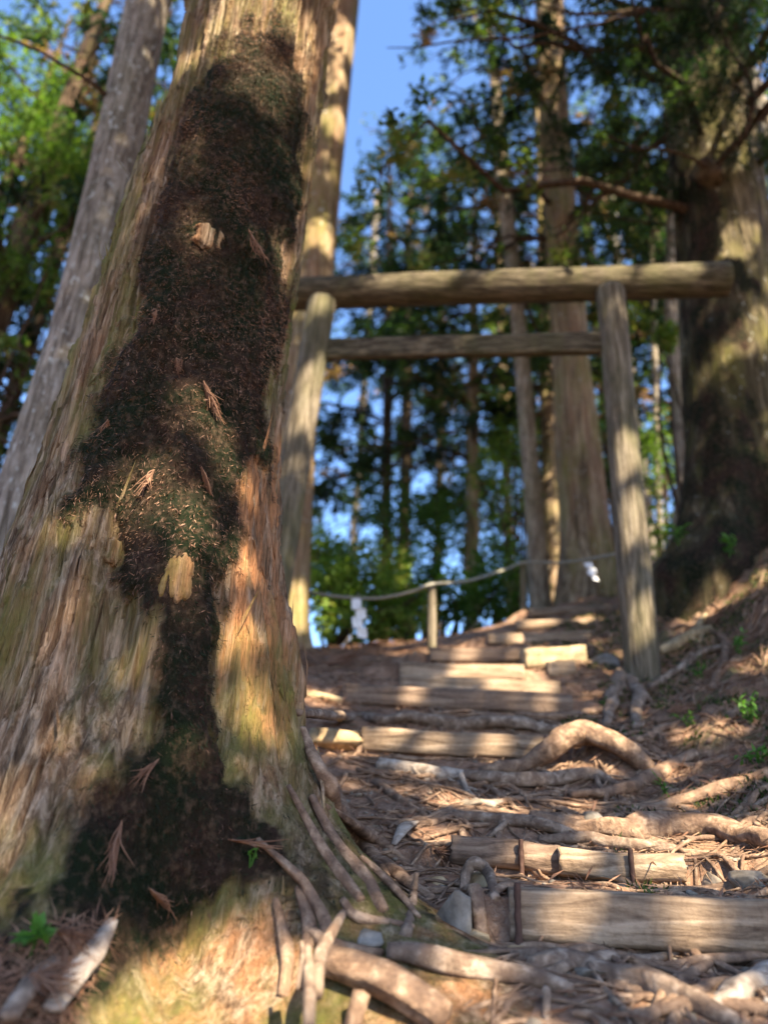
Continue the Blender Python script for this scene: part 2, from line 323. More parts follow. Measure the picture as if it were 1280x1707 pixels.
# timber steps: left x, top, bottom; right x, top, bottom; distance of each end; depth
STEPS = [(858,1478,1566,1340,1500,1596,2.12,2.06,.10),(938,1412,1460,1145,1424,1474,2.62,2.56,.09),(758,1396,1442,935,1406,1458,2.72,2.66,.10),(605,1210,1252,905,1230,1269,3.80,3.74,.10),
 (572,1136,1173,955,1158,1192,4.42,4.36,.11),(668,1126,1152,932,1132,1160,4.72,4.72,.11),(668,1101,1128,873,1106,1133,4.98,4.96,.10),(718,1079,1102,884,1079,1103,5.32,5.30,.11),
 (815,1054,1074,985,1051,1070,5.85,5.8,.12),(862,1032,1050,1040,1024,1042,6.35,6.25,.13),(885,1010,1028,1050,1006,1022,6.9,6.8,.13)]
def carve(x, y, z):
    for k, (x1, t1, b1, x2, t2, b2, Ya, Yb, d) in enumerate(STEPS):
        A, A2, B, B2 = P(x1, t1, Ya), P(x1, b1, Ya), P(x2, t2, Yb), P(x2, b2, Yb); D = B[:2] - A[:2]; L = np.linalg.norm(D); D = D / L; nn = np.array([-D[1], D[0]])
        t = ((x - A[0]) * D[0] + (y - A[1]) * D[1]) / L; s = (x - A[0]) * nn[0] + (y - A[1]) * nn[1]
        tc = np.clip(t, 0, 1); zt = A[2] + (B[2] - A[2]) * tc - .03; zb = A2[2] + (B2[2] - A2[2]) * tc - .03
        e = .10 / L; wt = sstep(-3 * e, -.6 * e, t) * sstep(1 + 3 * e, 1 + .6 * e, t)
        wf = wt * sstep(-.30, -.14, s) * (s < .4 * d); wb_ = wt * (s >= .4 * d) * sstep(.34, .16, s)
        z = z * (1 - wf) + np.minimum(z, zb) * wf; z = z * (1 - wb_) + zt * wb_
    return z
def hfull(x, y):
    z = hbase(x, y); p = np.stack([x, y, 0 * x], -1); near = np.exp(-np.hypot(x - .5, y - 4) / 30)
    bank = sstep(.9, 1.8, x - .12 * (y - 4)) * sstep(2.2, 3.4, y)
    r1 = fbm(p * 2.3, 3) * (.02 + .13 * bank); r2 = fbm(p * 9 + 5, 4) * (.018 + .075 * bank); r3 = np.abs(fbm(p * 26 + 9, 3)) * (.012 + .012 * bank)
    onp = sstep(-.5, .1, x - .12 * (y - 4)) * sstep(1.5, .9, x - .12 * (y - 4)) * sstep(3.4, 4.4, y)
    return carve(x, y, z) + (r1 * .6 + r2 + r3) * near * (1 - .65 * onp)
def axis(lo, hi, step, far):
    a = np.arange(lo, hi, step); g = []; s = step; v = hi
    while v < far: g.append(v); s *= 1.22; v += s
    g.append(far); b = []; s = step; v = lo
    while v > -far:
        s *= 1.22; v -= s; b.append(v)
    return np.concatenate([np.array(b[::-1]), a, np.array(g)])
xs = axis(-2.6, 3.4, .022, 420.0); ys = axis(1.2, 7.6, .022, 420.0)
X, Yg = np.meshgrid(xs, ys, indexing='ij'); Z = hfull(X, Yg)
ni, nj = X.shape; idx = np.arange(ni * nj).reshape(ni, nj)
gm = MB().add(np.stack([X, Yg, Z], -1), np.stack([idx[:-1, :-1], idx[1:, :-1], idx[1:, 1:], idx[:-1, 1:]], -1).reshape(-1, 4))
gr = (sstep(1.0, 1.9, X - .12 * (Yg - 4)) * .7 + sstep(-.55, -.9, X) * sstep(3.0, 2.0, Yg)).ravel()
ground = tag(gm.build('ground', M['soil'], extra={'green': np.clip(gr, 0, 1)}), kind='structure')
def ground_normal(x, y):
    e = .05; return unit(np.stack([-(hbase(x + e, y) - hbase(x - e, y)) / (2 * e), -(hbase(x, y + e) - hbase(x, y - e)) / (2 * e), np.ones_like(x)], -1))
def G(px, py, t0=1.2, t1=14.0):
    """where the ray through a picture point meets the smooth terrain"""
    d = ray(px, py); t = np.linspace(t0, t1, 1500); q = d[None] * t[:, None]; below = q[:, 2] < hbase(q[:, 0], q[:, 1])
    k = int(np.argmax(below)) if below.any() else -1
    return q[k]

# ------------------------------------------------------------------ trunks
def axis_from(rows, Y):
    out = []
    for py, a, b in rows:
        p = P((a + b) / 2, py, Y); out.append((p[0], p[1], p[2], (b - a) / 2 * (p @ cF) / FPX))
    return np.array(sorted(out, key=lambda q: q[2]))
def trunk_mesh(mb, ax, zs, seg, amp=.04, k=9.0, zl=1.6, seed=0.0, flare=None, dense_front=False):
    """tapered trunk along axis rows (x, y, z, r) with stringy vertical ridges"""
    zs = np.asarray(zs, float); cx = np.interp(zs, ax[:, 2], ax[:, 0]); cy = np.interp(zs, ax[:, 2], ax[:, 1]); r = np.interp(zs, ax[:, 2], ax[:, 3])
    a = np.linspace(0, 2 * np.pi, seg, endpoint=False)
    if dense_front: a = a + .55 * np.sin(a + np.pi / 2 + 0.0)   # more columns on the side facing -y
    ca, sa = np.cos(a)[None], np.sin(a)[None]; Zz = zs[:, None]
    q = np.stack([ca * k * .5 + 0 * Zz, sa * k * .5 + 0 * Zz, Zz * zl + 0 * ca], -1) + seed
    rid = 1 - 2 * np.abs(fbm(q, 4, .55)); low = fbm(np.stack([ca * 1.3 + 0 * Zz, sa * 1.3 + 0 * Zz, Zz * .5 + 0 * ca], -1) + seed * 2, 3)
    rr = r[:, None] * (1 + amp * rid + amp * 1.3 * low)
    if flare is not None: rr = rr + flare(a[None], Zz)
    V = np.stack([cx[:, None] + rr * ca, cy[:, None] + rr * sa, Zz + 0 * rr], -1)
    n = len(zs); i = np.arange(n - 1)[:, None] * seg; j = np.arange(seg)[None]; kk = (j + 1) % seg
    mb.add(V, np.stack([i + j, i + kk, i + seg + kk, i + seg + j], -1).reshape(-1, 4)); return V

# ---- crowns
SKYGAP = [(598,-60),(585,60),(568,150),(600,188),(640,165),(690,150),(770,145),(780,112),(740,95),(690,115),(645,90),(672,40),(655,-60)]
def prune(pos, keep_noise=True):
    px, py = proj(pos); j = 22 * rng.standard_normal(len(px)); return ~inpoly(px + j, py + 22 * rng.standard_normal(len(px)), SKYGAP)
def conifer_crown(center, z0, z1, rmax, nb, ns, nl, leafL, leafW, seed, bright=.0, droop=.35, limbs=None, sparse=0.0, cone=.7):
    """whorls of drooping branches carrying sprays of narrow needle tufts"""
    r_ = np.random.default_rng(seed); mb = MB(); wb = MB()
    for bi in range(nb):
        u = (bi + r_.random()) / nb; z = z0 + (z1 - z0) * u; az = r_.random() * 2 * np.pi
        L = rmax * (1 - cone * u ** 1.3) * (.55 + .6 * r_.random()); up = .28 * r_.random()
        t = np.linspace(0, 1, 9)[:, None]; d = np.array([math.cos(az), math.sin(az), 0.0])
        cxz = np.array([np.interp(z, center[:, 2], center[:, 0]), np.interp(z, center[:, 2], center[:, 1]), z])
        C = cxz + d * L * t + np.array([0, 0, 1.0]) * L * (up * t - droop * (1.2 * r_.random() + .4) * t ** 2)
        C = C + .06 * L * t * r_.standard_normal((9, 3)) * np.array([1, 1, .5]); C[-1] = (C[-2] + C[-1]) / 2
        if (~prune(C)).any(): continue
        tube(wb, C, [.012 + .012 * L, .006], 5, 9, cap=False)
        if r_.random() < sparse: continue
        m = max(3, int(ns * L / rmax * (.6 + .8 * r_.random()))); tt = .22 + .78 * r_.random(m) ** .8; k = tt * 8; i = np.minimum(k.astype(int), 7)
        base = C[i] + (C[i + 1] - C[i]) * (k - i)[:, None]; side = np.cross(d, [0, 0, 1]); s = r_.standard_normal(m)
        base = base + side[None] * (s * .30 * L * (1 - tt * .75))[:, None] + np.array([0, 0, 1]) * (-.06 * L * np.abs(s) - .10 * r_.random(m))[:, None]
        sd = unit(d[None] * .6 + side[None] * s[:, None] * .6 + np.c_[np.zeros(m), np.zeros(m), -.5 * r_.random(m) - .05])
        tn = np.clip(.30 + bright + .20 * r_.standard_normal() + .16 * r_.standard_normal(m), .02, .9)
        browns = r_.random(m) < .045; tn = np.where(browns, .95 + .05 * r_.random(m), tn)
        q = np.repeat(np.arange(m), int(nl * 1.45)); nn = len(q); along = r_.random(nn)
        pos = base[q] + sd[q] * (along * leafL * 2.2)[:, None] + r_.standard_normal((nn, 3)) * leafL * np.array([.42, .42, .26])
        dv = unit(sd[q] + .75 * r_.standard_normal((nn, 3))); nv = unit(r_.standard_normal((nn, 3)) * .6 + np.array([0, 0, 1.0]))
        tl = np.clip(tn[q] + np.where(tn[q] < .92, .10, .02) * r_.standard_normal(nn), 0, 1); tl = np.where(tn[q] < .92, np.minimum(tl, .91), tl)
        kp = prune(pos) & (fbm(pos * 1.9 + 3, 2) > -.17); pos, dv, nv, tl = pos[kp], dv[kp], nv[kp], tl[kp]; nn = len(pos)
        if nn: leaves(mb, pos, dv, nv, leafL * (.6 + .8 * r_.random(nn)), leafW * (.6 + .8 * r_.random(nn)), tl)
    if wb.n:
        Qw = np.concatenate(wb.Q); mb.add(np.concatenate(wb.V), Qw); mb.wood = len(Qw)
    return mb
def broad_crown(blobs, nl, leafL, leafW, seed, bright=0.0, do_prune=True):
    """leaf by leaf crown filling several uneven clumps: (centre, radius, share)"""
    r_ = np.random.default_rng(seed); mb = MB()
    for c, rad, sh in blobs:
        n = int(nl * sh); v = unit(r_.standard_normal((n, 3))); q = r_.random(n) ** .45
        pos = np.asarray(c) + v * q[:, None] * np.asarray(rad); keep = fbm(pos * (1.3 / max(.25, np.mean(rad))) * 1.6 + seed, 3) > -.16
        if do_prune: keep &= prune(pos)
        pos = pos[keep]; v = v[keep]; n = len(pos)
        cl = fbm(pos * 2.0 + seed * 3, 2)
        leaves(mb, pos, unit(v + .9 * r_.standard_normal((n, 3)) + np.array([0, 0, -.3])), r_.standard_normal((n, 3)) * .7 + np.array([0, -.3, 1]),
               leafL * (.6 + .7 * r_.random(n)), leafW * (.6 + .7 * r_.random(n)), np.clip(.4 + bright + .35 * cl + .18 * r_.standard_normal(n), 0, 1))
    return mb

# ================================================================== the big cedar in front
Y0 = 2.5
rows = [(0,328,552),(175,295,527),(350,240,505),(550,178,470),(700,135,450),(800,105,446),(900,75,448),(1000,50,452),(1080,40,458)]
ax = axis_from(rows, Y0); ztop = ax[-1].copy()
lo = ax[0].copy(); base = np.array([lo[0], lo[1], -.75, lo[3]])
top = ztop.copy(); d_ = (ax[-1] - ax[2]); top = ax[-1] + d_ * (16 / d_[2]); top[3] = ax[-1][3] * .55
ax = np.vstack([base, ax, top])
def lobe(a, az, wdt): 
    d = (a - az + np.pi) % (2 * np.pi) - np.pi; return np.exp(-(d / wdt) ** 2)
def cedar_flare(a, z):
    # azimuth -90 deg faces the camera; buttresses right, front and left with hollows between them
    g = lambda h, s: np.exp(-np.clip(z - h, -.1, None) / s)
    f = .055 * g(.25, .5) + .14 * g(-.45, .30)
    f = f + lobe(a, R(-24), .40) * (.50 * g(-.30, .30)) + lobe(a, R(-86), .34) * (.60 * g(-.46, .28))
    f = f + lobe(a, R(-18), .48) * .72 * g(-.33, .13) + lobe(a, R(-48), .3) * .12 * g(-.40, .10)
    f = f + lobe(a, R(-160), .42) * (.24 * g(-.2, .42)) + lobe(a, R(60), .4) * .3 * g(-.2, .3) + lobe(a, R(140), .4) * .25 * g(-.2, .3)
    f = f - lobe(a, R(-88), .16) * (.055 * sstep(.15, .45, z) * sstep(1.25, .8, z)) + lobe(a, R(-64), .22) * .03 * sstep(-.1, .3, z) * sstep(1.5, .8, z)
    f = f + lobe(a, R(-122), .3) * .035 * sstep(-.2, .3, z) * sstep(1.1, .7, z)
    f = f - lobe(a, R(-55), .14) * .10 * np.exp(-((z + .22) / .16) ** 2)
    return f
cedar = thing('cedar_tree', 'massive cedar trunk with a dark moss sheet, standing in front of the wooden gate', 'tree', (ax[0][0], ax[0][1], -.45))
tm = MB(); zs = np.concatenate([np.arange(-.75, 4.3, .0085), np.arange(4.4, 19.5, .4)])
a_seg = 460
Vt = trunk_mesh(tm, ax, zs, a_seg, .018, 26, 1.5, 3.1, cedar_flare, True)
# stringy bark plates: displace along the normal direction from the axis
cxz = np.interp(zs, ax[:, 2], ax[:, 0])[:, None]; cyz = np.interp(zs, ax[:, 2], ax[:, 1])[:, None]
rad = np.stack([Vt[..., 0] - cxz, Vt[..., 1] - cyz], -1); rl = np.linalg.norm(rad, axis=-1); ang = np.arctan2(rad[..., 1], rad[..., 0]); zz = Vt[..., 2]
MOSS = [(352,95),(400,55),(470,62),(512,110),(505,210),(488,330),(470,480),(447,640),(432,720),(428,800),(392,900),(362,1000),(352,1150),(372,1290),(430,1370),(475,1440),(470,1490),(395,1465),
        (300,1505),(240,1590),(140,1700),(60,1700),(150,1600),(190,1540),(95,1490),(120,1370),(200,1290),(248,1220),(262,1120),(255,1040),(190,985),(205,895),(110,862),(125,770),(190,630),(235,470),(280,320),(320,190)]
pxv, pyv = proj(Vt.reshape(-1, 3)); nz = fbm(Vt.reshape(-1, 3) * 7, 3); nz2 = fbm(Vt.reshape(-1, 3) * 7 + 50, 3)
CORNER = [(-200,1500),(0,1478),(95,1484),(200,1535),(165,1640),(120,1760),(-200,1760)]
front = (np.cos(ang + np.pi / 2) > .12).ravel()
moss = np.zeros(len(pxv))
nz3 = fbm(Vt.reshape(-1, 3) * np.array([40, 40, 9.0]) + 70, 3); nz4 = fbm(Vt.reshape(-1, 3) * np.array([30, 30, 9.0]) + 90, 3)
for ox, oy in ((0, 0), (8, 0), (-8, 0), (0, 12), (0, -12), (17, 6), (-17, -6), (6, 24), (-6, -24)): moss += inpoly(pxv + 46 * nz + 26 * nz3 + ox, pyv + 60 * nz2 + 40 * nz4 + oy, MOSS) / 9.0
moss = np.maximum(moss, inpoly(pxv + 50 * nz, pyv + 60 * nz2, CORNER) * (.55 + 1.2 * nz4)); moss = np.clip(moss, 0, 1) * front
# side moss fringes low on the left and right buttresses
low = sstep(.25, -.2, Vt[..., 2]).ravel() * (fbm(Vt.reshape(-1, 3) * 3.3 + 8, 4) > .12); moss = np.maximum(moss, low * .75 * (pyv + 260 * nz4 + 120 * nz < 1470) * ((pxv + 50 * nz2 < 120) | (pxv + 50 * nz2 > 400)))
mossg = moss.reshape(Vt.shape[:2])
st = np.stack([np.cos(ang) * 9, np.sin(ang) * 9, zz * .95], -1); warp = fbm(np.stack([np.cos(ang) * 2, np.sin(ang) * 2, zz * 2.2], -1), 3)
st[..., 2] += warp * 1.2; st[..., 0] += warp * .6
plates = fbm(st + 4, 3); strips = 1 - np.abs(fbm(st * np.array([2.4, 2.4, 1.7]) + 11, 3)) * 2.2
terr = np.floor(plates * 3.2) / 3.2
terr = np.floor(plates * 5.5) / 5.5; fine = fbm(st * np.array([6, 6, 2.2]), 3); terr2 = np.floor(fbm(st * np.array([3.2, 3.2, 1.6]) + 31, 2) * 4) / 4
disp = .040 * terr + .012 * plates + .022 * terr2 + .016 * strips + .014 * fine
disp = disp * (1 - .75 * mossg) + mossg * (.022 + .02 * fbm(Vt * 9, 3) + .008 * fbm(Vt * 40, 2))
amp = np.where(zz < 4.4, 1.0, .5)
Vt[..., :2] += rad / rl[..., None] * (disp * amp)[..., None]
tm.V[0] = Vt.reshape(-1, 3)
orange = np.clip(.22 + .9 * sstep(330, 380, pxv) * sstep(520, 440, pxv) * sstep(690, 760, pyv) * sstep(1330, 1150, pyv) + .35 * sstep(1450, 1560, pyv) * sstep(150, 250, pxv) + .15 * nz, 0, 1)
trunk = tm.build('trunk', M['cedar'], cedar, extra={'moss': moss, 'orange': orange})
# moss tufts: short curved blades scattered over the mossy skin
visible = (moss > .10 + .5 * rng.random(len(moss))) & (zz.ravel() < 4.25) & (pyv > -120) & (pyv < 1800)
cand = np.flatnonzero(visible); zi = cand // a_seg; keep = rng.choice(cand, min(len(cand) * 2, 150000)); Vf = Vt.reshape(-1, 3)
# local outward direction
out = np.zeros_like(Vf); du = np.roll(Vt, -1, 1) - np.roll(Vt, 1, 1); dv_ = np.gradient(Vt, axis=0); nrm = unit(np.cross(du, dv_)); out = nrm.reshape(-1, 3)
pp = Vf[keep] + rng.standard_normal((len(keep), 3)) * .004; on = out[keep]
tl = np.clip(.33 + .30 * fbm(pp * 5, 3) * 1.6 + (.07 + .08 * sstep(1.9, 1.2, pp[:, 2])) * rng.standard_normal(len(keep)) + .20 * sstep(.2, .9, pp[:, 2]) - .10 * sstep(1.6, 2.4, pp[:, 2]) + .10 * sstep(2.8, 3.1, pp[:, 2]) - .12 * sstep(.4, -.1, pp[:, 2]), 0, 1)  # painted light: tufts paler and browner at sunlit heights, darker between
mt = MB(); dd = unit(on * .45 + np.array([0, 0, -.9]) + .55 * rng.standard_normal((len(keep), 3)))
leaves(mt, pp - on * .004, dd, rng.standard_normal((len(keep), 3)), .010 + .018 * rng.random(len(keep)), .0014 + .0020 * rng.random(len(keep)), tl)
mo = mt.build('moss', M['mosstuft'], cedar)
mo['kind'] = 'stuff'
# brown needles heaped in the corner at the foot of the trunk
hp = MB(); ch = np.flatnonzero(inpoly(pxv, pyv, [(-200,1600),(0,1590),(100,1545),(180,1545),(110,1720),(-200,1760)]) & front); kh = rng.choice(ch, 2600); hn = nrm.reshape(-1, 3)[kh]; hd = rng.standard_normal((len(kh), 3)); hd = unit(hd - (hd * hn).sum(-1, keepdims=True) * hn * .96)
leaves(hp, Vt.reshape(-1, 3)[kh] + hn * (.004 + .02 * rng.random((len(kh), 1))), hd, hn + .5 * rng.standard_normal((len(kh), 3)), .03 + .05 * rng.random(len(kh)), .0015 + .0025 * rng.random(len(kh)), np.clip(.5 + .25 * rng.standard_normal(len(kh)), 0, 1), .3)
tag(hp.build('needle_heap', M['litter']), kind='stuff')
# bark flakes standing a little off the trunk
fl = MB(); cb = np.flatnonzero((moss < .2) & (zz.ravel() < 4.2) & front & (zz.ravel() > -.4)); kb = rng.choice(cb, 1300); pb = Vf[kb]; nb_ = out[kb]
up = np.tile([0, 0, 1.0], (len(kb), 1)) + .12 * rng.standard_normal((len(kb), 3)); up = unit(up - (up * nb_).sum(-1, keepdims=True) * nb_)
leaves(fl, pb - nb_ * .004 - up * .02, up + nb_ * .06, nb_, .05 + .22 * rng.random(len(kb)) ** 2, .003 + .009 * rng.random(len(kb)), rng.random(len(kb)), .0)
fo = fl.build('bark_flakes', M['cedar'], cedar, extra={'moss': np.zeros(len(kb) * 4), 'orange': np.repeat(orange[kb], 4)}); fo['kind'] = 'stuff'
bpy.context.view_layer.update(); dg = bpy.context.evaluated_depsgraph_get()
def HIT(px, py):
    ok, loc, n, i, o, m = sc.ray_cast(dg, Vector((0, 0, 0)), Vector(ray(px, py)))
    return (np.array(loc), np.array(n)) if ok else (G(px, py), np.array([0, 0, 1.0]))
# bare wood knots poking through the moss
for px, py, hw, hh in ((348,398,24,24),(296,965,26,42),(186,920,14,22)):
    p, n = HIT(px, py); s = (p @ cF) / FPX; mb = MB(); U_ = unit(np.array([.08, 0, 1.0])); S_ = unit(np.cross(U_, n)); O_ = np.cross(S_, U_); O_ = O_ if O_ @ n > 0 else -O_
    g_ = 22; a_, b_ = np.meshgrid(np.linspace(-1, 1, g_), np.linspace(-1, 1, g_), indexing='ij'); ed = np.maximum(np.abs(a_), np.abs(b_))
    jj = (1 - .35 * np.abs(a_) ** 2.5) * (1 + .35 * fbm(np.stack([a_ * 5, b_ * .4, 0 * a_ + px], -1), 3)); a_ = a_ * (1 + .3 * fbm(np.stack([b_ * 2.5, 0 * b_, 0 * b_ + py], -1), 3)) * (1 - .18 * b_); h_ = .020 * np.sqrt(np.clip(1 - ed ** 6, 0, 1)) + .008 * fbm(np.stack([a_ * 4, b_ * .8, 0 * a_ + px], -1), 3) - .012
    V_ = p + S_ * (a_ * hw * s * (1 + .12 * b_))[..., None] + U_ * (b_ * hh * s * jj)[..., None] + O_ * (h_ + .012)[..., None]
    i_ = np.arange(g_ * g_).reshape(g_, g_); mb.add(V_, np.stack([i_[:-1, :-1], i_[1:, :-1], i_[1:, 1:], i_[:-1, 1:]], -1).reshape(-1, 4)); mb.build('bark_slab', M['cedar'], cedar, extra={'moss': np.zeros(g_ * g_), 'orange': np.full(g_ * g_, .5)})
# cedar crown, high above the picture
mb = conifer_crown(ax, 9.0, 18.5, 2.6, 46, 9, 22, .16, .05, 11)
mb.build('crown', M['needles'], cedar)

# ---- roots: polylines read off the picture and dropped on the ground or on the trunk
def on(px, py, lift=.4, rpx=10, dz=0.0):
    p, n = HIT(px, py); s = (p @ cF) / FPX; return p + n * rpx * s * lift + np.array([0, 0, dz])
def root(name, pts, rpx, label=None, cat=None, parent=None, mat='root', group=None, seed=None, rough=.34, lift=.55, flat=.85, bumps=None, side=0):
    rp = np.interp(np.linspace(0, 1, len(pts)), np.linspace(0, 1, len(rpx)), rpx); q = []
    for (x, y, *dz), r_ in zip(pts, rp): q.append(on(x, y, lift, r_, dz[0] if dz else 0))
    s = np.array([(p @ cF) / FPX for p in q]); mb = MB(); seed = seed if seed is not None else pts[0][0] * .31
    L = np.linalg.norm(np.diff(np.array(q), axis=0), axis=1).sum()
    tube(mb, q, rp * s, 14, int(max(16, L * 90)), rough, 22, flat, seed, wob=.55)
    o = mb.build(name, M[mat], parent, loc=None if parent is not None else q[0])
    if parent is None:
        tag(o, label, cat, group); rr_ = np.random.default_rng(int(abs(seed) * 10)); C_ = catmull(q, 40)
        for k in range(side):                        # rootlets leaving the root along the ground
            i_ = rr_.integers(4, 36); p_ = C_[i_]; th = rr_.random() * 6.28; L_ = .15 + .35 * rr_.random(); t_ = np.linspace(0, 1, 6); th2 = th + t_ * rr_.normal() * .9
            xx = p_[0] + np.cumsum(np.cos(th2)) * L_ / 6; yy = p_[1] + np.cumsum(np.sin(th2)) * L_ / 6; z_ = hfull(xx, yy) + .004; z_[0] = p_[2]; sb = MB(); r_k = rp.max() * s.mean() * (.25 + .25 * rr_.random())
            tube(sb, np.stack([xx, yy, z_], -1), [r_k, r_k * .7, r_k * .25], 9, 24, .3, 22, .85, k + seed, wob=.6); sb.build('rootlet', M[mat], o)
    return o
for pts, r_ in (([(505,1215),(545,1320),(590,1400),(660,1465),(720,1500)],[5,11,9,5]), ([(520,1330),(560,1400),(600,1450),(640,1520)],[4,9,6]),
                ([(480,1310),(530,1400),(570,1460),(600,1500)],[3,8,5]), ([(545,1345),(620,1400),(665,1440)],[4,8,4]), ([(430,1400),(500,1470),(540,1530),(545,1580)],[3,8,6]),
                ([(555,1300),(585,1370),(640,1410),(690,1450)],[4,7,4]), ([(500,1480),(520,1540),(510,1600)],[4,9,5]), ([(600,1430),(640,1470),(700,1530)],[3,6,3]),
                ([(570,1500),(600,1530),(690,1545)],[4,6,3]), ([(460,1500),(480,1580),(470,1660)],[4,8,6]), ([(520,1560),(560,1580),(640,1590)],[7,9,5])):
    root('root', pts, [x * 1.55 for x in r_], parent=cedar, mat='root', rough=.4, lift=.25)
ROOTS = [
 ([(645,1592),(700,1596),(760,1612),(830,1630),(895,1642),(955,1660)],[15,24,20,12],'smooth pinkish brown root running right from the foot of the big cedar','root_grey'),
 ([(880,1618),(950,1612),(1030,1636),(1110,1664),(1180,1688),(1240,1712)],[14,24,26,14],'thick twisted grey root curving down below the big front plank','root_grey'),
 ([(905,1630),(990,1604),(1080,1606),(1130,1588)],[10,14,6],'forked slim grey root lying right under the front plank','root_grey'),
 ([(1085,1668),(1140,1640),(1190,1606),(1215,1600)],[8,12,5],'short crooked root in front of the plank with a pointed end','root'),
 ([(545,1606),(600,1632),(660,1664),(730,1712)],[26,34,30],'broad flattened root at the bottom edge beside the sunlit cedar foot','root'),
 ([(1185,1690),(1240,1664),(1300,1630)],[14,24,26],'pale sunlit root in the bottom corner below the front plank','paledead'),
 ([(1060,1710),(1140,1668),(1215,1650),(1300,1668)],[10,14,12],'low dark root crossing under the pale corner root','root'),
 ([(755,1364),(830,1374),(900,1384),(960,1402)],[10,14,10],'pale knobbly root crossing the path above the short log','root_grey'),
 ([(880,1372),(960,1386),(1040,1394),(1120,1388),(1200,1398),(1290,1408)],[14,22,30,20],'fat sunlit root running into the right bank above the short log','root'),
 ([(900,1400),(980,1404),(1060,1416),(1130,1424)],[8,16,8],'thin root tucked under the fat sunlit root','root_grey'),
 ([(630,1282),(690,1290),(740,1296),(785,1298)],[12,16,10],'bleached driftwood-like root in front of the middle plank','paledead'),
 ([(770,1296),(850,1310),(930,1306),(990,1300),(1040,1316)],[10,16,14,6],'dark wavy root joining the bleached root to the right bank','root_grey'),
 ([(500,1188),(580,1200),(640,1204),(720,1206),(800,1212),(880,1216),(930,1216)],[8,12,14,9],'long pale root stretched just above the middle plank','root_grey'),
 ([(860,1196),(920,1202),(1000,1188),(1050,1180)],[6,10,8],'dark root between the two long planks near the gate post','root'),
 ([(950,1330),(1030,1326),(1080,1300),(1120,1278),(1160,1262)],[8,15,10],'smooth bent root climbing the bank below the arched root','root'),
 ([(1010,1372),(1070,1354),(1120,1346),(1180,1330),(1290,1290)],[8,13,14],'dark root slanting up the bank above the fat sunlit root','root'),
 ([(1130,1345),(1165,1368),(1190,1398)],[6,9,5],'short root dropping down the bank onto the fat sunlit root','root_grey'),
 ([(1190,1388),(1230,1364),(1285,1330)],[5,7,5],'thin straight root on the bank at the right edge','root_grey'),
 ([(625,1305),(660,1330),(710,1360)],[6,8,4],'thin root slanting across bare soil below the bleached root','root'),
 ([(690,1385),(740,1362),(790,1350)],[4,7,4],'slender root on bare soil beside the cedar flare','root'),
 ([(1010,1215),(1020,1160),(1040,1128),(1062,1165),(1060,1215)],[7,13,12,8],'forked pale root gripping the foot of the right gate post','root_grey'),
 ([(1085,1150),(1120,1128),(1180,1090),(1240,1075)],[7,9,5],'grey root on the bank just right of the gate post foot','root_grey'),
 ([(1100,1092),(1140,1078),(1190,1050)],[9,14,8],'stubby mossy root on the bank behind the gate post','deadtwig'),
 ([(1170,1052),(1205,1062),(1208,1105),(1185,1150)],[5,7,6],'thin hooked root hanging down the bank','root'),
 ([(1180,1240),(1215,1195),(1260,1160)],[5,7,4],'fine root high on the bank at the right edge','root'),
 ([(1020,1240),(1080,1232),(1140,1200)],[6,8,5],'low root at the bank edge beside the arched root','root'),
]
for k_, (pts, r_, lab, mt_) in enumerate(ROOTS): root('surface_root', pts, r_, lab, 'tree root', None, mt_, side=(4, 3, 2)[k_ % 3] if max(r_) > 11 else 1)
# the arched root, bridging a hollow
arc = [(800,1292,0),(868,1282,.01),(905,1262,.05)]
pA = [on(800,1290,.3,12), on(870,1280,.4,14)] ; Yc = 3.55
pA += [P(925,1244,3.62), P(962,1222,3.65), P(1012,1231,3.6), P(1052,1256,3.55), on(1082,1285,.2,12)]
mb = MB(); sA = (pA[3] @ cF) / FPX; tube(mb, pA, np.array([11,16,22,25,20,18,13]) * sA, 16, 70, .28, 20, .9, 4.2, wob=.3)
tag(mb.build('surface_root', M['root'], None, loc=pA[0]), 'thick sunlit root arching like a bridge beside the middle plank', 'tree root')
# little loop root and upright dead roots
q = [on(772,1492,.2,8), P(778,1452,2.42), P(792,1438,2.42), P(815,1456,2.40), on(824,1496,.2,8)]
mb = MB(); tube(mb, q, [.014,.016,.018,.017,.013], 12, 30, .3, 25, .9, 2.2); tag(mb.build('surface_root', M['root_grey'], None, loc=q[0]), 'small pale root looped like a handle left of the front plank', 'tree root')
q = [on(676,1560,.2,6), P(688,1500,2.18), P(694,1455,2.18)]
mb = MB(); tube(mb, q, [.015,.012,.006], 10, 18, .3, 25, .9, 5.2); tag(mb.build('dead_stick', M['root_grey'], None, loc=q[0]), 'short bleached stick leaning upright beside the cedar roots', 'stick')
for k, (pts, r_, lab) in enumerate((([(514,1712,1.62),(516,1640,1.66),(512,1580,1.72)],[.011,.012,.009],'straight straw-coloured stick leaning on the cedar foot'),
                      ([(498,1650,1.68),(505,1600,1.7),(503,1570,1.73)],[.006,.006,.004],'thin broken stick left of the straw-coloured stick'),
                      ([(527,1660,1.68),(535,1590,1.75),(572,1522,1.9)],[.013,.015,.009],'bent pale root stick right of the straw-coloured stick'))):
    q = [P(*p) for p in pts]; mb = MB(); tube(mb, q, r_, 10, 20, .25, 25, 1, k * 3.1); tag(mb.build('dead_stick', M['root_grey'], None, loc=q[0]), lab, 'stick')
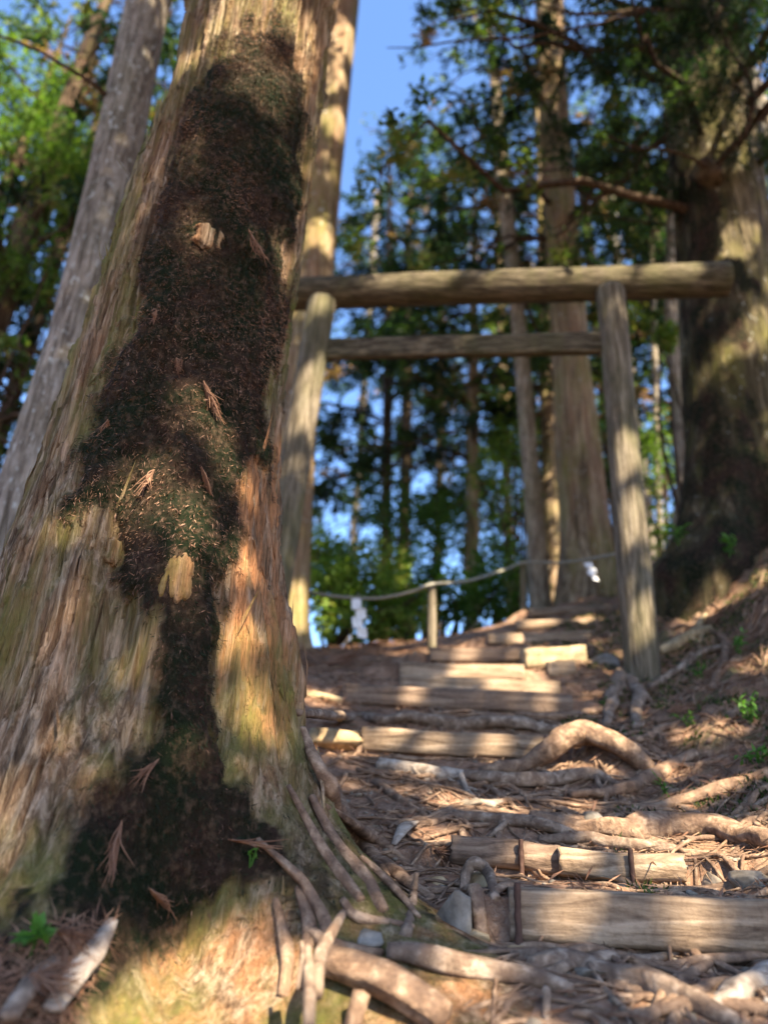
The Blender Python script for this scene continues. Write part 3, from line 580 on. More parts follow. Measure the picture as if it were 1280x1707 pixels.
# weathered strip of wood at bottom left
mb = MB(); p1, p2 = on(182,1536,.5,14), on(86,1690,.7,16); tube(mb, [p1, (p1*.55+p2*.45)+np.array([.006,0,.004]), p2], [.012,.028,.02], 12, 30, .28, 30, .45, 8.8)
tag(mb.build('bark_strip', M['paledead'], None, loc=p1), 'bleached splintered strip of wood leaning on dark moss at lower left', 'wood strip')
mb = MB(); p1, p2 = on(92,1600,.3,14), on(12,1700,.3,16); tube(mb, [p1, (p1+p2)/2+np.array([0,0,.01]), p2], [.012,.022,.02], 12, 24, .3, 30, .5, 3.3)
tag(mb.build('bark_strip', M['root_grey'], None, loc=p1), 'dull shredded bark strip under the green sprout at lower left', 'wood strip')
mb = MB(); a_, b_ = on(657,1412,.6,8), on(692,1384,.6,8); tube(mb, [a_, (a_+b_)/2+np.array([0,-.01,.03]), b_+np.array([0,0,.02])], [.012,.03,.014], 10, 16, .2, 30, .35, 1.3)
tag(mb.build('bark_strip', M['paledead'], None, loc=a_), 'curled chip of bark lying on bare soil beside the cedar roots', 'wood strip')

# ---- timber steps
def beam(A, B, h, d, pw=5.0, seed=0.0, sag=0.0, rough=.03, n=46, seg=28, htaper=1.0):
    mb = MB(); A = np.asarray(A, float); B = np.asarray(B, float); T = unit(B - A); D = unit(np.cross(np.array([0, 0, 1.0]), T)); U = np.cross(T, D)
    t = np.linspace(0, 1, n); a = np.linspace(0, 2 * np.pi, seg, endpoint=False) + .11
    c, s = np.cos(a), np.sin(a); rr = (np.abs(c) ** pw + np.abs(s) ** pw) ** (-1 / pw)
    hh = h * (1 + (htaper - 1) * t); Ln = np.linalg.norm(B - A)
    q = np.stack([np.broadcast_to((t * Ln * 3)[:, None], (n, seg)), np.broadcast_to((c * 1.5)[None], (n, seg)), np.broadcast_to((s * 1.5)[None], (n, seg))], -1) + seed
    rk = rr[None] * (1 + rough * 2 * fbm(q, 3) + rough * .9 * fbm(q * np.array([1.5, 5, 5]), 3))
    bow = .012 * fbm(np.stack([t * 2, 0 * t, 0 * t + seed], -1), 2) - sag * 4 * t * (1 - t)
    V = (A[None] + (B - A)[None] * t[:, None] + np.array([0, 0, 1.0]) * bow[:, None])[:, None] + D * (d / 2 * rk * c)[..., None] + U * (hh[:, None] / 2 * rk * s)[..., None]
    e = .012 * fbm(q[0] * 3, 2); V[0] -= T * (.004 + e[:, None]); V[-1] += T * (.004 + e[:, None])
    i = np.arange(n - 1)[:, None] * seg; j = np.arange(seg)[None]; k = (j + 1) % seg; Q = np.stack([i + j, i + k, i + seg + k, i + seg + j], -1).reshape(-1, 4)
    Vf = np.vstack([V.reshape(-1, 3), V[0].mean(0), V[-1].mean(0)]); b = n * seg; Tn = []
    for x in range(seg): Tn += [(b, (x + 1) % seg, x), (b + 1, (n - 1) * seg + x, (n - 1) * seg + (x + 1) % seg)]
    mb.add(Vf, Q, Tn); return mb, T, D
def step(x1, t1, b1, x2, t2, b2, Ya, Yb, d, label, mat='plank', pw=5.0, seed=0, sag=0, name='step_plank', stakes=(), rough=.03):
    A1, A2 = P(x1, t1, Ya), P(x1, b1, Ya); B1, B2 = P(x2, t2, Yb), P(x2, b2, Yb); h = ((A1 - A2)[2] + (B1 - B2)[2]) / 2
    cA, cB = (A1 + A2) / 2, (B1 + B2) / 2; off = np.array([0, d / 2, 0])
    mb, T, D = beam(cA + off, cB + off, h * 1.02, d, pw, seed, sag, rough); root_ = thing(name, label, 'step', (cA + cB) / 2)
    mb.build('plank' if name == 'step_plank' else 'log', M[mat], root_)
    for sx in stakes:
        f = (sx - x1) / (x2 - x1); p = cA + (cB - cA) * f; sm = MB()
        tube(sm, [p + np.array([0, -.012, -h * .75]), p + np.array([0, -.012, h * .56])], .0085, 10, 40, .5, 160, 1, sx)
        sm.build('iron_stake', M['rust'], root_)
    return root_
for k, (lab, mt_, pw_, stk, rg_, nm_) in enumerate([
 ('large weathered front plank with a rusty stake at its left end','plank',6,(862,),.05,'step_plank'),('short thick sunlit log held by an iron stake above the front plank','plank',3.4,(1052,),.06,'step_log'),
 ('lumpy dark old log with a stake, left of the short sunlit log','plank_dark',2.6,(868,),.13,'step_log'),('straight middle plank just below the long pale root','plank',5,(),.055,'step_plank'),
 ('long wide plank below the gate, darker towards its right end','plank_dark',4.5,(),.07,'step_plank'),('half sunlit plank directly above the long wide plank','plank',4.5,(),.06,'step_plank'),
 ('short sunlit plank with a clean cut right end','plank',7,(),.03,'step_plank'),('dim plank behind the short sunlit plank and the rope post','plank_dark',4.5,(),.07,'step_plank'),
 ('shaded plank fourth from the top of the path','plank',4,(),.06,'step_plank'),('round dark log step near the top of the path','plank',2.2,(),.06,'step_log'),('topmost dark log step at the crest of the path','plank',2.2,(),.06,'step_log')]):
    step(*STEPS[k], lab, mt_, pw_, 1.5 + k * 1.1, .003, nm_, stk, rg_)
step(876,1078,1112,975,1074,1104,5.12,5.14,.16,'squarish pale timber block glowing in the sun right of the steps','stone_tan',5,11.5,name='step_block',rough=.1)
step(915,1100,1126,958,1098,1126,4.98,4.98,.10,'small upright wooden block under the pale timber block','plank',6,12.5,name='step_block')

# ---- stones with a look of their own
for px, py, hw, hh, hd, mt_, lab, rot in (
 (532,1166,38,22,.12,'stone_tan','flat yellow sunlit stone beside the cedar above the long root',.2),
 (568,1232,48,26,.12,'stone_tan','angular sunlit rock at the left end of the middle plank',.1),
 (758,1545,26,46,.06,'stone','long pale slab stone standing between the roots left of the front plank',.5),
 (885,1372,24,16,.06,'stone','blue grey stone wedged behind the lumpy dark log',.4),
 (985,1372,24,16,.06,'stone','rounded grey stone behind the short sunlit log',.9),
 (790,1560,18,12,.05,'stone_tan','small tan stone at the left foot of the front plank',.3),
 (800,1478,22,26,.05,'stone_tan','brown stone inside the small looped root',.8),
 (1005,1108,26,20,.09,'stone','bluish stone between the timber blocks and the right gate post',.3),
 (1130,1450,16,11,.05,'stone','small grey stone to the right of the short sunlit log',.3),
 (1190,1468,20,12,.05,'stone','light grey stone on the gravel behind the front plank',.7),
 (1262,1474,26,16,.06,'stone','pale wedge stone at the right edge behind the front plank',1.1),
 (930,1588,20,9,.05,'stone','flat stone lying under the middle of the front plank',.4),
 (870,1595,18,12,.05,'stone_tan','round tan stone below the left end of the front plank',.2),
 (800,1345,30,13,.07,'stone','flat greenish stone in the dirt below the bleached root',.5),
 (1262,1630,14,12,.04,'stone','rounded pebble stone at the right edge below the front plank',.4),
 (980,1625,20,10,.05,'stone','smooth stone held between two grey roots below the plank',.6),
 (610,1560,22,14,.05,'stone','grey stone tucked into the cedar roots',.6),
 (730,1470,14,9,.05,'stone_tan','small stone on the path left of the looped root',.6)):
    p, n = HIT(px, py); s = (p @ cF) / FPX; mb = MB(); rock(mb, p + np.array([0, hd * .3, 0]), (hw * s, hd, hh * s), px * .13 + py, 3, .42, rot)
    tag(mb.build('stone', M[mt_], None, loc=p), lab, 'stone')

# ================================================================== torii
Yr = 4.9
def z_match(px, py, z):
    d = ray(px, py); return d * (z / d[2])
pr_top, pr_bot = P(1017, 486, Yr), P(1072, 1135, Yr)
pl_top = z_match(537, 505, pr_top[2]); Yl = pl_top[1]; pl_bot = P(447, 1040, Yl)
gate = thing('torii_gate', 'plain weathered log shrine gate spanning the stepped path', 'shrine gate', (pr_bot + pl_bot) / 2)
gax = unit(pr_top - pl_top); gn = np.array([-gax[1], gax[0], 0])
def pillar(tp, bt, rt, rb, seed):                # peeled log with drying cracks
    mb = MB(); d = bt - tp; bt2 = bt + unit(d) * .35; n = 90; t = np.linspace(0, 1, n); C = tp[None] + (bt2 - tp)[None] * t[:, None]
    r = rt + (rb - rt) * t; L = np.linalg.norm(bt2 - tp); dome = np.minimum(t * L / (rt * .55), 1); r = r * np.sqrt(np.clip(1 - (1 - dome) ** 2, .02, 1))
    seg = 96; a = np.linspace(0, 2 * np.pi, seg, endpoint=False); q = np.stack([np.cos(a)[None] * 3 + 0 * t[:, None], np.sin(a)[None] * 3 + 0 * t[:, None], (t * L * .8)[:, None] + 0 * a[None]], -1) + seed
    ck = np.abs(vn(np.stack([q[..., 0] * 1.3, q[..., 1] * 1.3, q[..., 2] * .5], -1) + 9)); rr = r[:, None] * (1 + .06 * fbm(q, 3) + .022 * fbm(q * np.array([4, 4, 1.2]), 3) - .06 * np.exp(-(ck / .05) ** 2)); V = np.stack([C[:, None, 0] + rr * np.cos(a), C[:, None, 1] + rr * np.sin(a), C[:, None, 2] + 0 * rr], -1)
    i = np.arange(n - 1)[:, None] * seg; j = np.arange(seg)[None]; k = (j + 1) % seg; Q = np.stack([i + j, i + seg + j, i + seg + k, i + k], -1).reshape(-1, 4)
    mb.add(np.vstack([V.reshape(-1, 3), C[0] + np.array([0, 0, .004])]), Q, [(n * seg, x, (x + 1) % seg) for x in range(seg)]); return mb
def rad_at(px_w, p): return px_w / 2 * (p @ cF) / FPX
pillar(pr_top + np.array([0, 0, .06]), pr_bot, rad_at(46, pr_top), rad_at(58, pr_bot), 2.2).build('pillar', M['gate'], gate)
pillar(pl_top + np.array([0, 0, .06]), pl_bot, rad_at(46, pl_top), rad_at(58, pl_bot), 6.2).build('pillar', M['gate'], gate)
ra = rad_at(58, pr_top); back = gn * (ra * 1.25)
lr = z_match(1212, 466, P(1212, 466, Yr)[2]); zl = pr_top[2] + .015
def on_line(px, py, off):
    """point on the gate's vertical plane (shifted back) seen at a picture point"""
    d = ray(px, py); p0 = pr_top + off; return d * ((p0 @ gn) / (d @ gn))
LR, LL = on_line(1213, 466, back), on_line(455, 492, back)
mb = MB(); tube(mb, [LL, LL * .66 + LR * .34 + np.array([0, 0, .01]), LL * .33 + LR * .67, LR], [ra, ra * 1.02, ra * 1.02, ra * 1.04], 40, 120, .05, 5, 1, 3.3, cap=True)
mb.build('lintel', M['gate_x'], gate)
TA, TB = on_line(515, 584, 0 * gn), on_line(1040, 572, 0 * gn)
mb, _, _ = beam(TA, TB, rad_at(39, TA) * 2.0, .075, 7, 5.5, 0, .02, 60, 28); mb.build('tie_beam', M['gate_x'], gate)

# ================================================================== rope fence with paper streamers
fence = thing('rope_fence', 'low rope strung on short wooden posts along the top of the path', 'fence', P(720, 1092, 5.9))
def post(px, pt, pb, Y, rpx):
    a, b = P(px, pt, Y), P(px, pb, Y); s = (a @ cF) / FPX; mb = MB(); tube(mb, [a, a * .5 + b * .5, b + np.array([0, 0, -.25])], [rpx * s, rpx * s * 1.05, rpx * s], 14, 20, .08, 10, 1, px); mb.build('post', M['gate'], fence)
post(720, 972, 1092, 5.9, 7); post(872, 936, 1026, 7.0, 6)
rp = [P(500, 984, 6.4), P(560, 994, 6.2), P(630, 997, 6.05), P(690, 985, 5.93), P(720, 974, 5.83), P(780, 968, 6.3), P(840, 950, 6.75), P(872, 938, 6.92), P(935, 938, 6.6), P(985, 931, 6.1), P(1040, 921, 5.3)]
mb = MB(); tube(mb, rp, .013, 8, 120, .25, 60, 1, 1.1); mb.build('rope', M['rope'], fence)
def streamer(px, pt, pb, Y, wpx, label):
    a, b = P(px, pt, Y), P(px, pb, Y); H = (a - b)[2]; s = (a @ cF) / FPX; wd = wpx * s; root_ = thing('paper_streamer', label, 'paper streamer', a); mb = MB()
    for k in range(4):
        x0 = (.32 * wd) * (1 if k % 2 else -1) - .0; z1 = a[2] - H * k / 4; z2 = a[2] - H * (k + 1.18) / 4; c = a + np.array([x0 * .6 + k * .008, -.03 + .012 * (k % 2), 0])
        tw = .25 * (k - 1.5); ex = np.array([math.cos(tw), math.sin(tw), 0]) * wd * .5; th = np.array([0, .0012, 0])
        V = []
        for zz_ in (z1, z2):
            cc = np.array([c[0] + (.01 if zz_ == z2 else 0), c[1] - (.015 if zz_ == z2 else 0), zz_])
            V += [cc - ex - th, cc + ex - th, cc + ex + th, cc - ex + th]
        mb.add(V, [(0, 1, 5, 4), (1, 2, 6, 5), (2, 3, 7, 6), (3, 0, 4, 7), (3, 2, 1, 0), (4, 5, 6, 7)])
    mb.build('paper_strip', M['paper'], root_, smooth=False); c = MB(); tube(c, [a + np.array([0, -.02, .05]), a + np.array([0, -.02, -.02])], .005, 6, 4); c.build('string', M['rope'], root_)
streamer(597, 1000, 1062, 6.12, 17, 'large white zigzag paper hanging from the rope in front of the green bush')
streamer(980, 940, 968, 6.15, 12, 'white zigzag paper hanging from the rope before the tall sunlit trunk')

# ================================================================== trees behind
def tree(name, label, rows, Y, mat, height, crown=None, group=None, seg=72, amp=.05, k=8, flare=.25, dz=.04, seed=1.0, fl_h=.25, bright=0.0, mossy=None):
    ax = axis_from(rows, Y); d = ax[-1] - ax[0]; d = d / max(d[2], 1e-6); zg = float(hbase(np.array([ax[0][0]]), np.array([ax[0][1]]))[0])
    ax = ax.copy()
    if Y > 8.4:
        cpx = proj(ax[-1][None, :3])[0][0]
        if 560 < cpx < 800: height = min(height, float(P(cpx, 215, Y)[2])); crown = crown and (crown[0], height - .1, *crown[2:])
    top = ax[-1] + d * (height - ax[-1][2]); top[3] = max(.012, ax[-1][3] * (.35 if Y < 8.4 else .12))
    if ax[0][2] > zg - .9:
        b = ax[0] - d * (ax[0][2] - zg + 1.0); b[3] = ax[0][3] * 1.03; ax = np.vstack([b, ax])
    ax = np.vstack([ax, top]); root_ = thing(name, label, 'tree', (ax[0][0], ax[0][1], zg), group)
    zs = np.concatenate([np.arange(zg - .95, min(ax[-2][2] + .3, height), dz), np.arange(min(ax[-2][2] + .3, height) + .2, height, .5)])
    mb = MB(); r0_ = ax[1][3]
    fl = (lambda a, z: flare * r0_ * (1 + .7 * np.cos(a * 4 + seed) + .4 * np.cos(a * 7 + seed * 2)) * np.exp(-np.clip(z - zg, -.2, None) / fl_h)) if flare else None
    Vk = trunk_mesh(mb, ax, zs, seg, amp, k, 1.0, seed * 7.7, fl); ex = None
    if mossy:                                        # black-green sheet with a ragged outline: mostly painted shade, some moss
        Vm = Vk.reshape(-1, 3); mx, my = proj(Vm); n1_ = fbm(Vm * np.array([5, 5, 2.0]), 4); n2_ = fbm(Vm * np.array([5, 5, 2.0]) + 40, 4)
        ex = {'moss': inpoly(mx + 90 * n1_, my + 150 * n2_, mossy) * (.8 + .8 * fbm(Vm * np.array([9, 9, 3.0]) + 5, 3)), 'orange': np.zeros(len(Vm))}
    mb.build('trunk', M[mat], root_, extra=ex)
    if crown:
        mbc = conifer_crown(ax, *crown, seed=int(seed * 100) + 3, bright=bright)
        if mbc.n: mbc.build('crown', M['needles'], root_)
    return root_, ax
t_slim, ax_slim = tree('slim_tree', 'slim grey lichen-spotted tree leaning behind the big mossy cedar', [(0,214,280),(300,150,224),(560,88,172),(800,8,112),(1000,-52,62)], 4.3, 'bark_grey', 17, (9.5,16.5,1.8,36,8,16,.14,.045), seg=120, amp=.035, k=14, flare=.3, dz=.02, seed=1.3)
t_pale, ax_pale = tree('tall_tree', 'tall pale trunk rising right behind the left gate post', [(0,543,598),(300,508,568),(450,488,555),(600,462,532),(900,432,518),(1050,424,512)], 6.3, 'bark_tan', 19, (10,18.5,2.2,40,8,16,.15,.05), seg=120, amp=.035, k=10, flare=.25, dz=.025, seed=2.1)
t_mid, ax_mid = tree('tall_tree', 'broad straight trunk with sun bands, seen through the gate left of the right post', [(0,893,938),(250,902,950),(420,912,966),(600,922,980),(750,928,1000),(900,938,1016),(980,938,1024)], 8.2, 'bark_tan', 20, (7.6,19.5,2.8,74,11,26,.14,.045), seg=120, amp=.06, k=7, flare=.35, dz=.03, seed=3.4, fl_h=.5, bright=.12)
t_old, ax_old = tree('old_tree', 'huge dark moss-streaked trunk rising at the right behind the gate', [(0,1098,1222),(130,1110,1240),(350,1132,1268),(560,1142,1290),(750,1152,1308),(900,1152,1330),(1000,1130,1350)], 6.0, 'bark_old', 19, (6.0,18.5,3.6,84,12,30,.11,.036), seg=140, amp=.06, k=6, flare=.3, dz=.025, seed=4.2, fl_h=.6, bright=.12, mossy=[(1090,300),(1190,300),(1200,430),(1260,520),(1225,640),(1300,700),(1420,760),(1420,1100),(1060,1100),(1120,800)])  # last outline paints shadow on the trunk along with its moss
def limb(rootobj, pts, rad, mat='twig', name='branch', seed=0.0, wob=.8):
    mb = MB(); tube(mb, pts, rad, 8, len(pts) * 9, .2, 20, 1, seed, wob=wob); return mb.build(name, M[mat], rootobj)
# bare limbs of the old tree and of the slim tree
limb(t_old, [P(1205,-30,5.7), P(1200,15,5.3), P(1120,14,4.9), P(1050,18,4.7), P(985,24,4.6), P(930,18,4.6), P(885,4,4.6)], [.05,.045,.026,.02,.017,.013,.008], seed=1)
limb(t_old, [P(1100,14,4.85), P(1010,36,4.8), P(880,62,4.8), P(780,66,4.8), P(700,78,4.8), P(645,80,4.8)], [.016,.015,.013,.011,.008,.005], seed=2)
limb(t_old, [P(1182,292,5.62), P(1205,262,5.4), P(1232,230,5.2), P(1254,180,5.1), P(1246,130,5.05), P(1220,90,5.0), P(1200,50,5.0)], [.04,.03,.026,.024,.018,.012,.008], seed=3)
limb(t_old, [P(1190,296,5.62), P(1160,268,5.4), P(1110,250,5.2), P(1060,245,5.1), P(1010,225,5.1)], [.035,.018,.013,.009,.006], seed=4)
limb(t_old, [P(1254,170,5.1), P(1220,140,5.0), P(1180,120,5.0), P(1150,80,5.0)], [.014,.01,.008,.005], seed=5)
limb(t_old, [P(1245,205,5.1), P(1262,150,5.0), P(1272,90,5.0), P(1300,40,5.0)], [.012,.01,.008,.006], seed=6)
mb = MB(); p, n = P(1180,296,5.62), None; rock(mb, p, (.13, .12, .15), 5.5, 3, .4); mb.build('burl', M['bark_dark'], t_old)
limb(t_slim, [P(184,162,4.2), P(150,136,4.1), P(105,108,4.0), P(60,82,4.0), P(0,60,4.0), P(-60,48,4.0)], [.02,.017,.014,.012,.01,.007], seed=7, wob=.3)
# sprays of needles on the old tree's low limbs, hanging across the upper right corner
sp = MB(); r_ = np.random.default_rng(77)
for (px, py, Y, rad, n) in ((1080,60,5.2,.42,900),(1150,30,5.0,.40,900),(1240,60,5.2,.45,900),(1010,120,5.6,.36,600),(1110,180,5.4,.38,700),(1190,140,5.0,.34,700),(1265,250,5.3,.30,500),
                            (1030,250,5.8,.34,600),(1085,340,6.0,.34,600),(980,40,5.0,.32,500),(1070,420,6.4,.32,500),(940,225,7.0,.34,500),(1020,400,6.6,.34,500),(1260,20,5.4,.4,800)):
    n = int(n * 3.6); c = P(px, py, Y); v = r_.standard_normal((n, 3)) * rad * np.array([.62, .5, .40]); pos = c + v; kp = fbm(pos * 4.2, 3) > -.02; pos = pos[kp]; m = len(pos)
    leaves(sp, pos, unit(r_.standard_normal((m, 3)) * .7 + np.array([-.2, -.2, -.55])), r_.standard_normal((m, 3)) * .5 + np.array([0, 0, 1]),   .03 + .06 * r_.random(m), .009 + .011 * r_.random(m), np.clip(.28 + .45 * fbm(pos * 2.2 + 9, 2) + .14 * r_.standard_normal(m), 0, .91))
sp.build('low_foliage', M['needles'], t_old)
# smaller trunks seen through the gate
SM = [
 ('pale_tree', 'slender pale grey trunk just left of the broad sun-banded trunk', [(300,826,850),(470,846,870),(600,858,882),(800,872,900),(1015,884,918)], 8.6, 'bark_pale', 16, (7.0,15.5,2.0,40,9,16,.15,.05), .10),
 ('sunlit_tree', 'short sunlit trunk half hidden behind the broad sun-banded trunk', [(560,898,918),(800,902,930),(1000,908,938)], 10.5, 'bark_tan', 15, (6.0,14.5,2.2,40,9,16,.17,.055), .10),
 ('dark_tree', 'thin dark trunk at the centre of the gate opening, left of its twin', [(560,640,654),(900,634,652)], 13.0, 'bark_dark', 18, (6.4,17.5,2.4,50,8,24,.19,.06), -.08),
 ('dark_tree', 'thin brown trunk at the centre of the gate opening, right of its twin', [(560,672,688),(900,664,684)], 14.5, 'bark_dark', 19, (6.6,18.5,2.5,50,8,24,.19,.06), -.06),
 ('thin_tree', 'mottled thin trunk standing above the rope between the two posts', [(520,782,796),(800,778,798),(1010,774,798)], 11.0, 'bark_tan', 17, (5.6,16.5,2.2,46,8,24,.17,.055), -.02),
 ('thin_tree', 'very thin grey sapling seen just right of the right gate post', [(600,1086,1096),(980,1096,1108)], 9.0, 'bark_grey', 11, (7.5,10.5,1.2,16,7,14,.14,.05), .1),
]
for i, (nm, lab, rows_, Y, mt_, h_, cr, br) in enumerate(SM): tree(nm, lab, rows_, Y, mt_, h_, cr, None, 40, .05, 6, .3, .08, 5 + i * .73, .3, br)
# forked tree with a broken stub at the right
t_fork, ax_fork = tree('forked_tree', 'pale forked trunk with a broken stub between the right gate post and the huge trunk', [(520,1108,1128),(600,1112,1134),(720,1122,1156),(800,1128,1158),(900,1118,1146),(985,1104,1130)], 7.6, 'bark_pale', 13, (6.8,12.5,1.6,26,7,16,.13,.045), None, 60, .05, 8, .25, .04, 9.1, .3, .25)
limb(t_fork, [P(1112,985,7.5), P(1128,900,7.4), P(1142,830,7.3), P(1158,762,7.25)], [.10,.09,.085,.07], 'bark_pale', 'broken_stub', 3, .2)
limb(t_fork, [P(1150,800,7.3), P(1166,778,7.2), P(1172,756,7.2)], [.05,.045,.03], 'bark_dark', 'broken_stub', 8, .2)
# trees further back, beyond the crest: each its own trunk and crown
BG = [(-95,9.0,.10,.22),(-30,8.0,.16,.20),(40,10,.12,.14),(118,9.2,.09,.18),(215,12,.12,.02),(300,15,.13,.0),(390,17,.13,.0),(610,22,.12,-.04),(735,19,.12,-.05),
      (838,18,.13,-.03),(1000,14,.12,.03),(1050,19,.13,.05),(1120,13,.12,.10),(1190,16,.13,.08),(1290,11,.14,.12),(1380,9.5,.16,.12),(930,24,.13,-.02)]
for i, (px, Y, rad_, br) in enumerate(BG):
    p = P(px, 600, Y); rp_ = rad_ / ((p @ cF) / FPX); hgt = 13 + (Y - 8) * .55 + 2.5 * rng.random(); far_ = Y > 11
    lab = 'dark leafy cedar in the wood beyond the crest, one of the trees that merge there'
    zg = float(hbase(np.array([p[0]]), np.array([Y]))[0]); z0_ = max(zg + 1.6, (3.6 if px < 400 else 4.6) * Y / 12 + .6) 
    tree('forest_cedar', lab, [(300, px + (768 - px) * .13 - rp_, px + (768 - px) * .13 + rp_), (600, px - rp_, px + rp_), (900, px - (768 - px) * .13 - rp_, px - (768 - px) * .13 + rp_)] if True else None, Y,
         'bark_dark' if px < 320 else ('bark_dark', 'bark_tan', 'bark_dark', 'bark_grey')[i % 4], hgt, (z0_, hgt - .3, 2.5 + .05 * Y, 36 if far_ else 42, 7, 22, .15 + .006 * Y, .05 + .002 * Y), 'cedars of the wood beyond the crest', 20, .05, 5, .2, .3, 12 + i * .37, .3, br - (.09 if px > 320 else .08))
# broadleaf bushes below the rope and beyond
BU = [('green_bush', 'bright green sunlit bush behind the large paper streamer', [((P(560,985,8.2)),(.42,.5,.36),.3),((P(620,960,8.4)),(.5,.5,.42),.35),((P(540,930,8.8)),(.35,.5,.3),.2),((P(665,1010,8.0)),(.4,.4,.35),.2),((P(600,1035,8.0)),(.5,.4,.25),.2)], 6800, .085, .045, .30),
      ('green_bush', 'darker green bush right of the first rope post', [((P(740,1000,8.6)),(.45,.4,.40),.4),((P(690,960,9.0)),(.45,.4,.4),.3),((P(800,990,9.2)),(.45,.4,.4),.3)], 3600, .09, .045, -.22),
      ('green_bush', 'dark tall shrub filling the gap behind the first rope post', [((P(700,880,11)),(.8,.6,.6),.4),((P(640,830,11.5)),(.7,.6,.5),.3),((P(760,840,12)),(.7,.6,.6),.3)], 3600, .11, .05, -.34),
      ('green_bush', 'small leafy bush behind the thin trunk near the second rope post', [((P(850,985,9.5)),(.5,.4,.4),.5),((P(830,930,10)),(.4,.4,.4),.4)], 2400, .09, .045, -.05),
      ('green_bush', 'yellow-green leafy young tree between the slender and broad trunks', [((P(850,700,10)),(.4,.5,.8),.4),((P(835,800,10)),(.55,.5,.7),.4),((P(880,560,10)),(.4,.5,.6),.3)], 2600, .10, .05, .12),
      ('leafy_tree', 'yellow-green broadleaf tree behind the slim grey tree at the upper left', [((P(60,250,7.6)),(.8,.8,.7),.4),((P(130,330,8.0)),(.6,.7,.6),.3),((P(20,430,7.6)),(.7,.7,.6),.25),((P(90,170,8.2)),(.7,.7,.5),.25),((P(-20,120,7.4)),(.7,.7,.6),.2)], 9000, .08, .04, -.02),
      ('leafy_tree', 'small bright green shoot of leaves at the right end of the tie beam', [((P(1115,560,7.0)),(.18,.2,.14),1)], 420, .07, .04, .3),
      ('leafy_tree', 'sunlit leafy sapling beside the thin grey sapling right of the gate post', [((P(1085,760,8.6)),(.3,.3,.5),.5),((P(1105,880,8.4)),(.25,.3,.4),.4)], 1100, .08, .04, .1)]
for nm, lab, bl, nl, lL, lW, br in BU:
    c0 = bl[0][0]; zg = float(hbase(np.array([c0[0]]), np.array([c0[1]]))[0]); rt = thing(nm, lab, 'bush' if 'bush' in nm else 'tree', (c0[0], c0[1], zg))
    broad_crown(bl, nl, lL, lW, int(abs(c0[0]) * 100) + nl, br).build('foliage', M['broad'], rt)
    sm = MB()
    for c, rad_, sh in bl:
        for q_ in range(3):
            e = np.asarray(c) + rng.standard_normal(3) * np.asarray(rad_) * .5; b = np.array([c0[0], c0[1], zg - .1]); tube(sm, [b, b * .5 + e * .5 + rng.standard_normal(3) * .08, e], [.03, .02, .006], 6, 12, cap=False)
    sm.build('stems', M['twig'], rt)

# ================================================================== forest floor
def scatter_xy(n, x0, x1, y0, y1): return x0 + (x1 - x0) * rng.random(n), y0 + (y1 - y0) * rng.random(n)
def path_side(x, y): return x - .12 * (y - 4)
# dead needle twigs
x, y = scatter_xy(90000, -2.4, 3.2, 1.35, 8.5); s_ = path_side(x, y); bank = sstep(.8, 1.5, s_) * sstep(2.3, 3.2, y); mound = sstep(.35, -.2, s_) * sstep(3.6, 4.6, y)
keep = rng.random(len(x)) < np.clip(.15 + .85 * np.maximum(bank, mound) + .35 * sstep(-.2, -.8, s_), 0, 1) * np.exp(-np.maximum(y - 3, 0) * .16); x, y = x[keep], y[keep]; z = hfull(x, y); m = len(x)
n_ = ground_normal(x, y); dv = unit(rng.standard_normal((m, 3))); dv = unit(dv - (dv * n_).sum(-1, keepdims=True) * n_ + n_ * .25 * rng.random((m, 1)))
lt = MB(); big = rng.random(m) ** 3; leaves(lt, np.stack([x, y, z + .004], -1) + n_ * .012 * rng.random((m, 1)), dv, n_ + .5 * rng.standard_normal((m, 3)), .03 + .11 * big + .02 * rng.random(m), .002 + .004 * rng.random(m) + .004 * big, np.clip(.42 + .25 * rng.standard_normal(m), 0, 1), .3)
tag(lt.build('needle_litter', M['litter']), kind='stuff')
# loose gravel on the path
x, y = scatter_xy(5200, -.35, 1.9, 1.4, 5.5); s_ = path_side(x, y); kp = (s_ < 1.35) & (fbm(np.stack([x * 2.2, y * 2.2, 0 * x], -1), 3) + .55 * rng.standard_normal(len(x)) > .0); x, y = x[kp], y[kp]; z = hfull(x, y)
import bmesh
bm = bmesh.new(); bmesh.ops.create_icosphere(bm, subdivisions=2, radius=1.0); iv = np.array([v.co[:] for v in bm.verts]); it = np.array([[v.index for v in f.verts] for f in bm.faces]); bm.free()
gv = MB()
for a_, b_, c_ in zip(x, y, z):
    r_ = .003 + .013 * rng.random() ** 3; sc_ = r_ * (.7 + .7 * rng.random(3)) * np.array([1.15, 1.15, .65]); th = rng.random() * 6.28
    V = iv.copy()
    for k in range(4):
        nn = unit(rng.standard_normal(3)); V = V - np.maximum(V @ nn - .45, 0)[:, None] * nn
    V = V * sc_; V = V @ np.array([[math.cos(th), math.sin(th), 0], [-math.sin(th), math.cos(th), 0], [0, 0, 1]]); gv.add(V + np.array([a_, b_, c_ + r_ * .15]), None, it, rng.random())
tag(gv.build('gravel', M['stone']), kind='stuff')
